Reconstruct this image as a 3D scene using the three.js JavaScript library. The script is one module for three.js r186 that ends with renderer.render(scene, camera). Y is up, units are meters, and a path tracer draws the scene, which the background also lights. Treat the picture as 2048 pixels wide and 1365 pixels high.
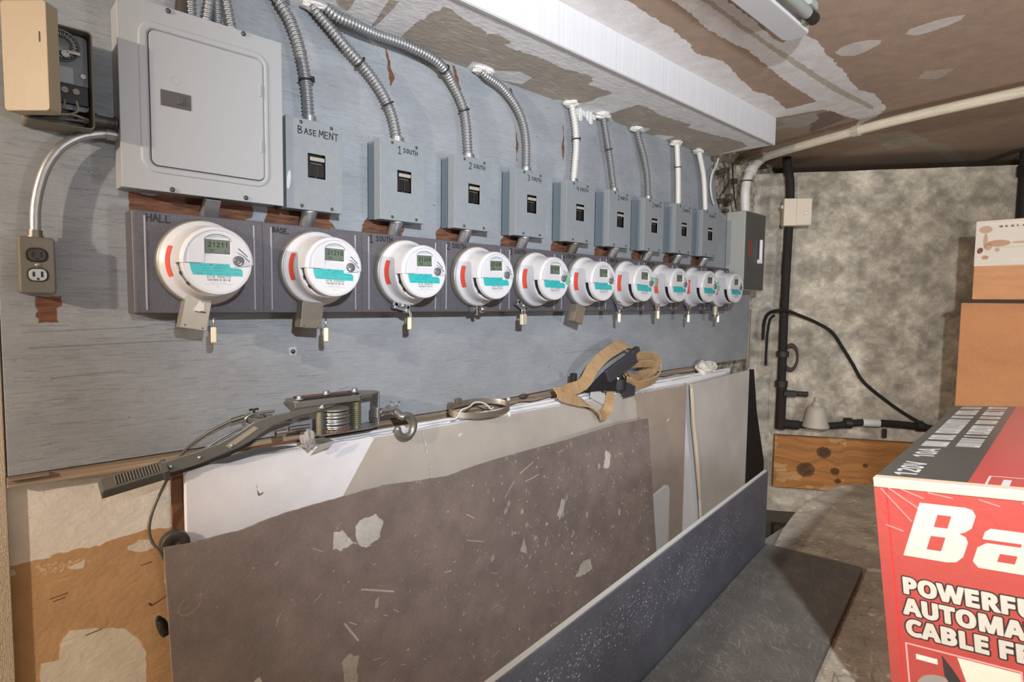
import * as THREE from 'three';
import { RoundedBoxGeometry } from 'three/addons/geometries/RoundedBoxGeometry.js';
import { RectAreaLightUniformsLib } from 'three/addons/lights/RectAreaLightUniformsLib.js';
import { mergeGeometries } from 'three/addons/utils/BufferGeometryUtils.js';

RectAreaLightUniformsLib.init();
// ---------- camera, lamps, exposure ----------
const scene = new THREE.Scene();
scene.background = new THREE.Color(0x000000);
const camera = new THREE.PerspectiveCamera(60.3, 2048 / 1365, 0.02, 40);
{
  const yaw = 0.80762, pitch = -0.06785, roll = 0.01227;
  const f = new THREE.Vector3(Math.cos(pitch) * Math.cos(yaw), Math.sin(pitch), -Math.cos(pitch) * Math.sin(yaw));
  const r0 = new THREE.Vector3().crossVectors(f, new THREE.Vector3(0, 1, 0)).normalize(), u0 = new THREE.Vector3().crossVectors(r0, f);
  camera.position.set(-0.28664, 1.4, 1.43087);
  camera.up.copy(u0.multiplyScalar(Math.cos(roll)).addScaledVector(r0, -Math.sin(roll)));
  camera.lookAt(camera.position.clone().add(f));
}
const renderer = new THREE.WebGLRenderer({ antialias: true });
renderer.toneMapping = THREE.LinearToneMapping;
renderer.toneMappingExposure = 1.04;
renderer.shadowMap.enabled = true;
const COOL = { at: [-0.225, 1.81, 1.79], to: [1.85, 1.6, 0.1], power: 17, color: 0xeaf0fa };   // added head for the camera flash, above and behind, aimed along the wall
const WARM = { at: [-2.35, 2.02, 0.95], power: 17, color: 0xffecd8 };       // warm bulb by the stairs on the left
const FILL = { at: [1.3, 1.1, 3.0], power: 4.8, color: 0xf2f5fa };             // added unseen globe, fill light for the ceiling and far wall

// ---------- small tools ----------
let seed = 7;
const rnd = () => { seed = (seed * 1664525 + 1013904223) >>> 0; return seed / 4294967296; };
const rr = (a, b) => a + (b - a) * rnd();
const hash = (x, y) => { let h = Math.imul(x | 0, 374761393) + Math.imul(y | 0, 668265263); h = Math.imul(h ^ (h >>> 13), 1274126177); return ((h ^ (h >>> 16)) >>> 0) / 4294967296; };
function vnoise(x, y) {
  const xi = Math.floor(x), yi = Math.floor(y), a = x - xi, b = y - yi, u = a * a * (3 - 2 * a), v = b * b * (3 - 2 * b);
  return (hash(xi, yi) * (1 - u) + hash(xi + 1, yi) * u) * (1 - v) + (hash(xi, yi + 1) * (1 - u) + hash(xi + 1, yi + 1) * u) * v;
}
const fbm = (x, y, o = 4) => { let s = 0, a = 0.5, t = 0; for (let i = 0; i < o; i++) { s += a * vnoise(x, y); t += a; x = x * 2.03 + 17; y = y * 2.03 + 5; a *= 0.5; } return s / t; };
const V = (x, y, z) => new THREE.Vector3(x, y, z);

function canvasOf(w, h, draw) { const c = document.createElement('canvas'); c.width = w; c.height = h; draw(c.getContext('2d'), w, h); return c; }
// multiply every pixel by f(x, y) (material grain)
function grain(c, f) {
  const g = c.getContext('2d'), im = g.getImageData(0, 0, c.width, c.height), d = im.data;
  for (let y = 0; y < c.height; y++) for (let x = 0; x < c.width; x++) {
    const k = f(x, y, (y * c.width + x) * 4, d), i = (y * c.width + x) * 4;
    d[i] = Math.min(255, d[i] * k); d[i + 1] = Math.min(255, d[i + 1] * k); d[i + 2] = Math.min(255, d[i + 2] * k);
  }
  g.putImageData(im, 0, 0); return c;
}
function texOf(c, srgb = true, repeat) {
  const t = new THREE.CanvasTexture(c);
  if (srgb) t.colorSpace = THREE.SRGBColorSpace;
  t.magFilter = THREE.LinearFilter;
  if (repeat) { t.wrapS = t.wrapT = THREE.RepeatWrapping; t.repeat.set(repeat[0], repeat[1]); }
  return t;
}
const noiseCache = {}, texCache = {};
function bumpTex(key, f, rep = [1, 1], n = 256) {
  const c = noiseCache[key] ??= canvasOf(n, n, (g) => {
    const im = g.createImageData(n, n);
    for (let y = 0; y < n; y++) for (let x = 0; x < n; x++) { const v = Math.max(0, Math.min(255, 255 * f(x, y))), i = (y * n + x) * 4; im.data[i] = im.data[i + 1] = im.data[i + 2] = v; im.data[i + 3] = 255; }
    g.putImageData(im, 0, 0);
  });
  return texCache[key + rep] ??= texOf(c, false, rep);
}
const std = (color, roughness = 0.6, metalness = 0, extra = {}) => new THREE.MeshStandardMaterial({ color, roughness, metalness, ...extra });
const phys = (o) => new THREE.MeshPhysicalMaterial(o);

// geometry helpers: all return non-indexed geometry with position, normal, uv
function norm(g) {
  const r = g.index ? g.toNonIndexed() : g.clone();
  for (const k of Object.keys(r.attributes)) if (!['position', 'normal', 'uv'].includes(k)) r.deleteAttribute(k);
  if (!r.attributes.uv) r.setAttribute('uv', new THREE.BufferAttribute(new Float32Array(r.attributes.position.count * 2), 2));
  if (!r.attributes.normal) r.computeVertexNormals();
  r.clearGroups(); return r;
}
const mg = (...l) => mergeGeometries(l.flat().map(norm));
const bx = (w, h, d, x = 0, y = 0, z = 0, b = 0) => (b ? new RoundedBoxGeometry(w, h, d, 2, b) : new THREE.BoxGeometry(w, h, d)).translate(x, y, z);
function cy(r0, r1, len, axis, x = 0, y = 0, z = 0, n = 24) {           // r1 at the + end of the axis
  const g = new THREE.CylinderGeometry(r1, r0, len, n);
  if (axis === 'z') g.rotateX(Math.PI / 2); if (axis === 'x') g.rotateZ(-Math.PI / 2);
  return g.translate(x, y, z);
}
const rod = (a, b, r, n = 12) => { const d = b.clone().sub(a), g = new THREE.CylinderGeometry(r, r, d.length(), n); g.applyQuaternion(new THREE.Quaternion().setFromUnitVectors(V(0, 1, 0), d.clone().normalize())); return g.translate(...a.clone().add(b).multiplyScalar(0.5).toArray()); };
const latheZ = (pts, n = 48, phi0 = 0, phi = Math.PI * 2) => new THREE.LatheGeometry(pts.map(([r, z]) => new THREE.Vector2(r, z)), n, phi0, phi).rotateX(Math.PI / 2);
const latheY = (pts, n = 32) => new THREE.LatheGeometry(pts.map(([r, y]) => new THREE.Vector2(r, y)), n);
const curveOf = (pts) => new THREE.CatmullRomCurve3(pts.map((p) => V(...p)), false, 'centripetal');
const tube = (pts, r, seg = 40, n = 10) => new THREE.TubeGeometry(curveOf(pts), seg, r, n, false);
function shapeOf(pts, holes = []) {
  const s = new THREE.Shape(pts.map(([x, y]) => new THREE.Vector2(x, y)));
  for (const h of holes) s.holes.push(new THREE.Path(h.map(([x, y]) => new THREE.Vector2(x, y))));
  return s;
}
function roundRect(w, h, r, cx = 0, cy0 = 0, n = 6) {
  const o = [];
  for (const [sx, sy, a0] of [[1, 1, 0], [-1, 1, Math.PI / 2], [-1, -1, Math.PI], [1, -1, Math.PI * 1.5]])
    for (let i = 0; i <= n; i++) { const a = a0 + (i / n) * Math.PI / 2; o.push([cx + sx * (w / 2 - r) + r * Math.cos(a), cy0 + sy * (h / 2 - r) + r * Math.sin(a)]); }
  return o;
}
// extrude a polygon in xy by d along +z, from z0, with a small bevel kept inside the size
function plate(pts, d, z0 = 0, b = 0, holes = []) {
  const g = new THREE.ExtrudeGeometry(shapeOf(pts, holes), { depth: d - 2 * b, bevelEnabled: b > 0, bevelSize: b, bevelOffset: -b, bevelThickness: b, bevelSegments: 2, curveSegments: 8 });
  return g.translate(0, 0, z0 + b);
}
const rect = (x0, y0, x1, y1) => [[x0, y0], [x1, y0], [x1, y1], [x0, y1]];
// uv from two object axes, [a0, a1] x [b0, b1] -> [0, 1]
function uvBy(g, A, B, a0, a1, b0, b1) {
  g = norm(g); const p = g.attributes.position, u = g.attributes.uv;
  for (let i = 0; i < p.count; i++) u.setXY(i, (p['get' + A](i) - a0) / (a1 - a0), (p['get' + B](i) - b0) / (b1 - b0));
  return g;
}
// corrugated flexible conduit along a curve
function flex(pts, r, pitch = 0.0088, n = 14) {
  const c = curveOf(pts), L = c.getLength(), per = 6, N = Math.max(8, Math.round(L / pitch) * per), fr = c.computeFrenetFrames(N), pos = [], idx = [], uv = [];
  for (let i = 0; i <= N; i++) {
    const p = c.getPointAt(i / N), k = r * (1 - 0.26 * (0.5 - 0.5 * Math.cos((i / per) * 2 * Math.PI)));
    for (let j = 0; j <= n; j++) {
      const a = (j / n) * 2 * Math.PI, q = p.clone().addScaledVector(fr.normals[i], Math.cos(a) * k).addScaledVector(fr.binormals[i], Math.sin(a) * k);
      pos.push(q.x, q.y, q.z); uv.push(j / n, i / N * L);
      if (i && j) { const m = n + 1, A = (i - 1) * m + j - 1, B = i * m + j - 1; idx.push(A, A + 1, B, A + 1, B + 1, B); }
    }
  }
  const g = new THREE.BufferGeometry();
  g.setAttribute('position', new THREE.Float32BufferAttribute(pos, 3)); g.setAttribute('uv', new THREE.Float32BufferAttribute(uv, 2)); g.setIndex(idx); g.computeVertexNormals();
  return g;
}
// woven strap: a band with thickness along points, w = width, side = across-direction per point
function band(pts, w, t = 0.003, seg = 60) {
  const c = curveOf(pts.map((p) => p.slice(0, 3))), s = curveOf(pts.map((p) => p.slice(3, 6))), pos = [], idx = [], uv = [];
  for (let i = 0; i <= seg; i++) {
    const p = c.getPoint(i / seg), a = s.getPoint(i / seg).normalize(), tn = c.getTangent(i / seg);
    a.addScaledVector(tn, -a.dot(tn)).normalize();
    const nn = new THREE.Vector3().crossVectors(tn, a);
    for (const [x, y] of [[-1, 1], [-0.5, 1.25], [0.5, 1.25], [1, 1], [1, -1], [-1, -1]]) { const q = p.clone().addScaledVector(a, x * w / 2).addScaledVector(nn, y * t / 2); pos.push(q.x, q.y, q.z); uv.push(i / seg * 3, x * 0.15 + 0.5); }
    if (i) for (let j = 0; j < 6; j++) { const A = (i - 1) * 6 + j, B = (i - 1) * 6 + (j + 1) % 6; idx.push(A, A + 6, B, B, A + 6, B + 6); }
  }
  const e = seg * 6; idx.push(0, 1, 2, 0, 2, 3, 0, 3, 4, 0, 4, 5, e, e + 2, e + 1, e, e + 3, e + 2, e, e + 4, e + 3, e, e + 5, e + 4);
  const g = new THREE.BufferGeometry(); g.setAttribute('position', new THREE.Float32BufferAttribute(pos, 3)); g.setAttribute('uv', new THREE.Float32BufferAttribute(uv, 2)); g.setIndex(idx);
  const f = g.toNonIndexed(); f.computeVertexNormals(); return f;
}
// lump: noisy ball
function lump(r, sx, sy, sz, amp, freq, det = 3, off = 0) {
  const g = new THREE.IcosahedronGeometry(1, det), p = g.attributes.position;
  for (let i = 0; i < p.count; i++) {
    const x = p.getX(i), y = p.getY(i), z = p.getZ(i), k = r * (1 + amp * (fbm(x * freq + 9 + off, y * freq + z * freq * 0.7 + 4 + off, 3) - 0.5) * 2);
    p.setXYZ(i, x * k * sx, y * k * sy, z * k * sz);
  }
  g.computeVertexNormals(); return g;
}
// wall-mud lump that is flat on a plane
const names = new Map();
function numbered(n) { const k = names.get(n) ?? 0; names.set(n, k + 1); return k ? n + '_' + String(k).padStart(3, '0') : n; }
function tag(o, label, category, group) { o.userData.label = label; if (category) o.userData.category = category; if (group) o.userData.group = group; return o; }
function thing(name, label, category, at = [0, 0, 0], group, turn = 0) {
  const o = new THREE.Group(); o.name = numbered(name); o.position.set(...at); o.rotation.y = turn; scene.add(o); return tag(o, label, category, group);
}
function part(name, g, m, parent) {
  const o = new THREE.Mesh(Array.isArray(g) ? mg(g) : g, m);
  o.name = parent ? name : numbered(name); o.castShadow = o.receiveShadow = true; (parent ?? scene).add(o); return o;
}
function struct(name, g, m) { const o = part(name, g, m); o.userData.kind = 'structure'; return o; }
function solo(name, label, category, g, m, at = [0, 0, 0], group) { const o = part(name, g, m); o.position.set(...at); return tag(o, label, category, group); }
function poly(g, pts, jag = 0, sx = 1, sy = 1, ox = 0, oy = 0) {       // filled polygon in metres; jag = ragged edge in metres
  g.beginPath(); let first = true;
  for (let i = 0; i < pts.length; i++) {
    const [x0, y0] = pts[i], [x1, y1] = pts[(i + 1) % pts.length], L = Math.hypot(x1 - x0, y1 - y0), n = jag ? Math.max(1, Math.round(L / 0.006)) : 1;
    for (let k = 0; k < n; k++) {
      const t = k / n, x = x0 + (x1 - x0) * t, y = y0 + (y1 - y0) * t, j = jag ? (fbm(x * 60 + i, y * 60, 3) - 0.5) * 2 * jag : 0, ex = L ? -(y1 - y0) / L : 0, ey = L ? (x1 - x0) / L : 0;
      const X = (x + ex * j - ox) * sx, Y = (y + ey * j - oy) * sy;
      if (first) g.moveTo(X, Y); else g.lineTo(X, Y); first = false;
    }
  }
  g.closePath(); g.fill();
}

// ---------- shared materials ----------
const M = {};
M.galv = std(0xa9abac, 0.38, 0.85, { bumpMap: bumpTex('fine', (x, y) => fbm(x / 9, y / 9)), bumpScale: 0.0002 });
M.flex = std(0x9b9ea0, 0.42, 0.7);
M.dullsteel = std(0x7d7a70, 0.45, 0.8);
M.darksteel = std(0x3c3a37, 0.5, 0.6);
M.screw = std(0x5c5854, 0.45, 0.7);
M.chrome = std(0xd8dadc, 0.18, 1);
M.black = std(0x101010, 0.45);
M.blackrough = std(0x1b1a19, 0.85);
M.plaster = std(0xd9d9d6, 0.9, 0, { bumpMap: bumpTex('mud', (x, y) => fbm(x / 14, y / 14)), bumpScale: 0.002 });
M.white = std(0xdfe0e2, 0.35);
M.pvc = std(0xcfcfc9, 0.4);
M.brass = std(0x8c8670, 0.45, 0.6);
M.rust = std(0x604030, 0.9);

// ---------- the room ----------
const FAR_TURN = -0.9931, FAR_AT = [3.117, 0, 0];                 // far wall meets the meter wall at an obtuse corner
const farPos = (s, y, out) => [FAR_AT[0] + 0.546 * s - 0.838 * out, y, 0.838 * s + 0.546 * out];
{
  // meter wall: painted plaster above, bare brown board with smears of filler below
  const x0 = -0.5, x1 = 0.5, y0 = 0.3, y1 = 1.1, W = 1024, H = 820, k = W / (x1 - x0);
  const c = canvasOf(W, H, (g) => {
    g.fillStyle = '#dfdbd1'; g.fillRect(0, 0, W, H);
    g.fillStyle = '#b9956b';
    poly(g, [[-0.6, 0.862], [-0.237, 0.865], [-0.219, 0.882], [-0.176, 0.880], [-0.134, 0.884], [-0.08, 0.879], [-0.042, 0.888], [0.01, 0.893], [0.043, 0.885], [0.6, 0.89], [0.6, 0.2], [-0.6, 0.2]], 0.006, k, -k, x0, y1);
    g.fillStyle = '#d2cab8';
    poly(g, [[-0.136, 0.719], [-0.088, 0.706], [-0.042, 0.686], [-0.016, 0.653], [-0.003, 0.616], [-0.007, 0.45], [-0.184, 0.5], [-0.184, 0.67], [-0.155, 0.665], [-0.151, 0.697]], 0.003, k, -k, x0, y1);
    poly(g, [[-0.28, 0.85], [-0.215, 0.862], [-0.217, 0.873], [-0.3, 0.88]], 0.004, k, -k, x0, y1);
    g.fillStyle = '#d3cdbf';
    poly(g, [[-0.03, 0.866], [-0.01, 0.873], [0.013, 0.865], [0.02, 0.85], [-0.004, 0.846], [-0.03, 0.856]], 0.005, k, -k, x0, y1);
    poly(g, [[-0.135, 0.851], [-0.104, 0.86], [-0.109, 0.84], [-0.13, 0.845]], 0.004, k, -k, x0, y1);
    g.globalAlpha = 0.6; for (let i = 0; i < 40; i++) { const a = rr(-0.19, -0.1), b = 0.853 - (a + 0.15) * 0.1 + rr(-0.01, 0.01); poly(g, [[a, b], [a + 0.006, b + 0.002], [a + 0.004, b + 0.005]], 0.002, k, -k, x0, y1); }
    g.globalAlpha = 1; g.strokeStyle = '#5b432a'; g.lineWidth = 2;
    for (const [a, b, l] of [[-0.165, 0.795, 0.03], [-0.16, 0.788, 0.02], [-0.008, 0.815, 0.022], [-0.11, 0.698, 0.03]]) { g.beginPath(); g.moveTo((a - x0) * k, (y1 - b) * k); g.lineTo((a + l - x0) * k, (y1 - b - 0.003) * k); g.stroke(); }
  });
  grain(c, (x, y) => 0.93 + 0.1 * fbm(x / 40, y / 40) + 0.07 * hash(x, y));
  const g = uvBy(bx(5.86, 2.4, 0.2, -0.57, 1.2, -0.12), 'X', 'Y', x0, x1, y0, y1);
  struct('wall_left', g, new THREE.MeshStandardMaterial({ map: texOf(c), roughness: 0.85, bumpMap: bumpTex('mud', (x, y) => fbm(x / 14, y / 14), [6, 6]), bumpScale: 0.001 }));
}
// rough masonry where the plywood stops
function roughSheet(w, h, nx, ny, amp, freq, off) {
  const g = new THREE.PlaneGeometry(w, h, nx, ny), p = g.attributes.position;
  for (let i = 0; i < p.count; i++) { const x = p.getX(i), y = p.getY(i); p.setZ(i, amp * (fbm(x * freq + off, y * freq + off, 5) - 0.5) * 2 + amp * 0.5 * (fbm(x * freq * 5 + off, y * freq * 5, 3) - 0.5)); }
  g.computeVertexNormals(); return g;
}
{
  const c = canvasOf(512, 512, (g) => { g.fillStyle = '#b3aa99'; g.fillRect(0, 0, 512, 512); });
  grain(c, (x, y) => { const n = fbm(x / 40, y / 40, 5), m = fbm(x / 9 + 50, y / 9, 3); return (0.55 + 0.7 * n) * (0.75 + 0.5 * m); });
  struct('wall_corner', mg(roughSheet(0.96, 2.22, 120, 260, 0.04, 10, 3).translate(2.835, 1.11, -0.09), bx(1.1, 2.4, 0.1, 2.9, 1.2, -0.19)), std(0xffffff, 0.95, 0, { map: texOf(c, true, [2, 4]) }));
}
{
  // far wall: rough parged concrete
  const c = canvasOf(1024, 1024, (g) => { g.fillStyle = '#c0b8a7'; g.fillRect(0, 0, 1024, 1024); });
  grain(c, (x, y) => {
    const n = fbm(x / 60, y / 60, 5), m = fbm(x / 14 + 90, y / 14, 4), k = fbm(x / 34 + 7, y / 26 + 40, 5);
    return (0.74 + 0.46 * n) * (1 - 0.2 * Math.min(1, Math.max(0, (k - 0.42) * 3.2)) * (0.3 + m)) * (0.8 + 0.28 * m + 0.14 * fbm(x / 3, y / 3, 2));
  });
  const t = texOf(c); t.wrapS = t.wrapT = THREE.MirroredRepeatWrapping;
  const face = roughSheet(4.6, 2.16, 460, 216, 0.014, 6, 40).translate(2.2, 1.06, 0);
  const g = uvBy(mg(face, bx(5, 2.14, 0.48, 2.2, 1.07, -0.265)), 'X', 'Y', 0, 1.6, 0, 1.6);
  const w = struct('wall_far', g, std(0xffffff, 0.95, 0, { map: t, bumpMap: t, bumpScale: 0.006 }));
  w.position.set(...FAR_AT); w.rotation.y = FAR_TURN;
  // dark timber sill set back in the gap between the wall top and the ceiling
  const s = struct('trim_5', bx(5, 0.3, 0.06, 2.2, 2.2, -0.52), std(0x9c8a70, 0.95)); s.position.set(...FAR_AT); s.rotation.y = FAR_TURN;
  // low concrete footing with an added dark timber in front
  const f = struct('baseboard_far', roughSheet(4.4, 0.24, 200, 14, 0.012, 8, 11).translate(2.2, 0.09, 0.05), std(0x4a443c, 0.95)); f.position.set(...FAR_AT); f.rotation.y = FAR_TURN;
}
{
  // ceiling: brown gypsum board with bands and dabs of white joint compound
  const x0 = 0.9, x1 = 3.4, z0 = 0.3, z1 = 1.4, W = 2048, H = 900, k = W / (x1 - x0);
  const P = (g, pts, col, jag = 0.008) => { g.fillStyle = col; poly(g, pts, jag, k, k, x0, z0); };
  const brown = '#ad9682', mud = '#eceae8';
  const c = canvasOf(W, H, (g) => {
    g.fillStyle = brown; g.fillRect(0, 0, W, H);
    P(g, [[0.8, 0.2], [2.36, 0.2], [2.40, 0.5], [2.66, 0.56], [2.75, 0.52], [2.7, 0.575], [2.645, 0.64], [2.552, 0.692], [2.33, 0.704], [2.251, 0.672], [1.995, 0.695], [1.817, 0.702], [1.698, 0.714], [1.549, 0.699], [1.3, 0.73], [0.8, 0.73]], mud);
    P(g, [[0.8, 0.53], [1.16, 0.529], [1.273, 0.526], [1.389, 0.512], [1.533, 0.521], [1.627, 0.534], [1.867, 0.516], [2.078, 0.512], [2.278, 0.516], [2.289, 0.389], [2.098, 0.409], [1.979, 0.387], [1.767, 0.414], [1.637, 0.438], [1.519, 0.399], [1.436, 0.424], [1.301, 0.439], [1.143, 0.44], [0.8, 0.44]], brown);
    P(g, [[0.8, 0.63], [1.26, 0.63], [1.426, 0.634], [1.6, 0.625], [1.636, 0.633], [1.626, 0.655], [1.561, 0.687], [1.388, 0.686], [0.8, 0.69]], brown);
    P(g, [[0.8, 0.596], [1.234, 0.6], [1.55, 0.602], [1.947, 0.618], [2.2, 0.63], [2.5, 0.66], [2.55, 0.64], [2.2, 0.6], [1.804, 0.589], [1.507, 0.586], [0.8, 0.583]], '#c5bdac', 0.006);
    for (const d of [[[1.829, 0.723], [1.80, 0.75], [1.79, 0.79], [1.80, 0.83], [1.83, 0.855], [1.86, 0.84], [1.885, 0.80], [1.9, 0.76], [1.87, 0.73]], [[1.835, 0.918], [1.805, 0.935], [1.795, 0.98], [1.795, 1.03], [1.81, 1.066], [1.84, 1.05], [1.865, 0.99], [1.87, 0.94]]]) P(g, d, '#d3cdc5', 0.004);
    P(g, [[2.274, 0.855], [2.208, 0.892], [2.25, 0.975], [2.325, 0.907]], '#bfb3a3', 0.006);
    P(g, [[2.444, 0.42], [2.438, 0.517], [2.6, 0.53], [2.715, 0.33], [2.613, 0.373]], '#85746a', 0.01);
    P(g, [[2.40, 0.3], [2.42, 0.46], [2.52, 0.44], [2.6, 0.36], [2.6, 0.3]], '#b5aea6', 0.01);
    P(g, [[2.961, 0.512], [2.965, 0.668], [3.26, 0.702], [3.334, 0.514]], '#b7ab9c', 0.01);
    P(g, [[2.7, 0.4], [3.4, 0.75], [3.4, 0.68], [2.9, 0.35]], '#b0a494', 0.012);
  });
  grain(c, (x, y) => (x < 3 || y < 3 || x > W - 4 || y > H - 4 ? 1 : 0.9 + 0.12 * fbm(x / 30, y / 30) + 0.08 * hash(x >> 1, y >> 1)));
  const bc = canvasOf(512, 256, (g) => g.drawImage(c, 0, 0, 512, 256));
  struct('ceiling', uvBy(bx(10, 0.18, 4.2, 1.4, 2.31, 1.8), 'X', 'Z', x0, x1, z1, z0), std(0xffffff, 0.9, 0, { map: texOf(c), bumpMap: texOf(bc, false), bumpScale: 0.0015 }));
}
{
  // boxed-in drop along the meter wall
  const x0 = 0.3, x1 = 2.4, z0 = -0.02, z1 = 0.312, W = 2048, H = 324, k = W / (x1 - x0);
  const P = (g, pts, col, jag = 0.006) => { g.fillStyle = col; poly(g, pts, jag, k, k, x0, z0); };
  const brown = '#b6ada0', mud = '#f0f1f2';
  const c = canvasOf(W, H, (g) => {
    g.fillStyle = mud; g.fillRect(0, 0, W, H);
    P(g, [[0.615, 0.043], [0.6, 0.151], [0.601, 0.244], [0.618, 0.255], [0.671, 0.235], [0.753, 0.225], [0.769, 0.214], [0.792, 0.236], [0.852, 0.232], [0.847, 0.196], [0.904, 0.199], [0.948, 0.21], [1.034, 0.211], [1.101, 0.206], [1.184, 0.232], [1.225, 0.213], [1.237, 0.183], [1.36, 0.187], [1.372, 0.051], [1.267, 0.002], [1.037, -0.02], [0.762, -0.02], [0.654, 0.02]], brown, 0.009);
    P(g, [[0.88, -0.005], [0.858, 0.051], [0.903, 0.06], [0.956, 0.048], [1.012, 0.096], [1.072, 0.088], [1.091, 0.024], [1.003, -0.003]], mud, 0.003);
    P(g, [[1.529, 0.051], [1.517, 0.18], [1.559, 0.189], [1.682, 0.172], [1.857, 0.195], [1.885, 0.167], [1.981, 0.178], [2.241, 0.225], [2.328, 0.211], [2.4, -0.02], [1.78, -0.02], [1.756, -0.02], [1.596, 0.005]], brown, 0.007);
    P(g, [[1.75, -0.02], [1.742, 0.03], [1.80, 0.05], [1.83, -0.01]], mud, 0.004); P(g, [[1.892, -0.012], [1.893, 0.026], [1.969, 0.057], [1.99, -0.01]], mud, 0.003);
    P(g, [[0.4, 0.094], [0.435, 0.13], [0.447, 0.066], [0.422, 0.071]], brown, 0.004);
    P(g, [[0.49, 0.184], [0.512, 0.195], [0.535, 0.072], [0.537, 0.008]], '#b6ada0', 0.003);
    g.strokeStyle = '#eceef2'; g.lineWidth = 3; g.globalAlpha = 0.6;
    for (let i = 0; i < 60; i++) { const a = rr(0.3, 2.3), b = rr(0.02, 0.28); g.beginPath(); g.moveTo((a - x0) * k, (b - z0) * k); g.lineTo((a + rr(0.02, 0.08) - x0) * k, (b - z0 + rr(-0.008, 0.008)) * k); g.stroke(); }
    g.globalAlpha = 0.5; g.strokeStyle = '#77777a'; g.lineWidth = 1.5;
    for (let i = 0; i < 14; i++) { const a = rr(0.3, 2.2), b = rr(0.24, 0.3); g.beginPath(); g.moveTo((a - x0) * k, (b - z0) * k); g.lineTo((a + 0.05 - x0) * k, (b - z0 + 0.004) * k); g.stroke(); }
    g.globalAlpha = 1; g.fillStyle = '#cbccce'; g.fillRect(0, H - 8, W, 8);  // outer face coloured greyer to offset the direct light on it
  });
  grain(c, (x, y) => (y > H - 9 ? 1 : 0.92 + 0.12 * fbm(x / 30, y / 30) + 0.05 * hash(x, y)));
  const prof = rect(-0.02, 2.106, 0.31, 2.222);
  const g = plate(prof.map(([z, y]) => [-z, y]), 5.7, 0, 0.003).rotateY(Math.PI / 2).translate(-3.315, 0, 0);
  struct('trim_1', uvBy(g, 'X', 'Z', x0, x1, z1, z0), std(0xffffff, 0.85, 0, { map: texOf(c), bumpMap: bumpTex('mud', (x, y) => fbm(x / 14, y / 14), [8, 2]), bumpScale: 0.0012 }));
  // corner bead line along the lower outer edge, and the frayed tape hanging at its end
  struct('trim_2', bx(5.7, 0.004, 0.012, -0.465, 2.1045, 0.303, 0.0015), std(0xb9bab8, 0.8));
}
struct('floor', bx(10, 0.1, 4.6, 1.4, -0.05, 1.8), std(0x86817a, 0.9));
struct('wall_right', bx(10, 2.4, 0.15, 1.4, 1.2, 3.72), std(0x8a847a, 0.9));
struct('wall_rear', bx(0.15, 2.4, 4.2, -3.4, 1.2, 1.8), std(0x6e695f, 0.9));

// ---------- painted plywood backboard ----------
const patches = [
  [[-0.169, 1.396], [-0.132, 1.399], [-0.131, 1.387], [-0.135, 1.376], [-0.135, 1.348], [-0.166, 1.347], [-0.169, 1.36], [-0.165, 1.371], [-0.171, 1.38]],
  [[-0.012, 1.612], [0.143, 1.62], [0.238, 1.62], [0.232, 1.585], [0.142, 1.56], [0.025, 1.56], [-0.012, 1.575]],
  [[0.268, 1.62], [0.44, 1.625], [0.425, 1.6], [0.445, 1.582], [0.26, 1.56]],
  [[0.306, 2.103], [0.325, 2.096], [0.35, 2.072], [0.359, 2.042], [0.372, 2.001], [0.369, 1.972], [0.362, 1.965], [0.357, 1.93], [0.352, 1.99], [0.352, 2.015], [0.347, 2.052], [0.33, 2.087]],
  [[0.592, 2.079], [0.599, 2.078], [0.605, 2.056], [0.612, 2.031], [0.622, 2.01], [0.61, 1.984], [0.603, 2.025], [0.599, 2.054]],
  [[0.822, 2.101], [0.833, 2.1], [0.847, 2.057], [0.859, 2.038], [0.845, 2.028], [0.833, 2.053]],
  [[1.056, 2.095], [1.071, 2.088], [1.076, 2.073], [1.06, 2.077]], [[1.085, 1.98], [1.09, 1.93], [1.093, 1.86], [1.098, 1.93]], [[1.322, 2.03], [1.33, 1.96], [1.325, 1.9], [1.318, 1.95]],
];
for (const [a, b] of [[0.52, 0.64], [0.762, 0.875], [1.025, 1.13], [1.268, 1.345], [1.515, 1.585], [1.758, 1.815], [2.0, 2.06], [2.232, 2.3]]) patches.push([[a, 1.56], [a, 1.6], [a + 0.02, 1.622], [b, 1.625], [b + 0.015, 1.6], [b, 1.56]]);
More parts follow.
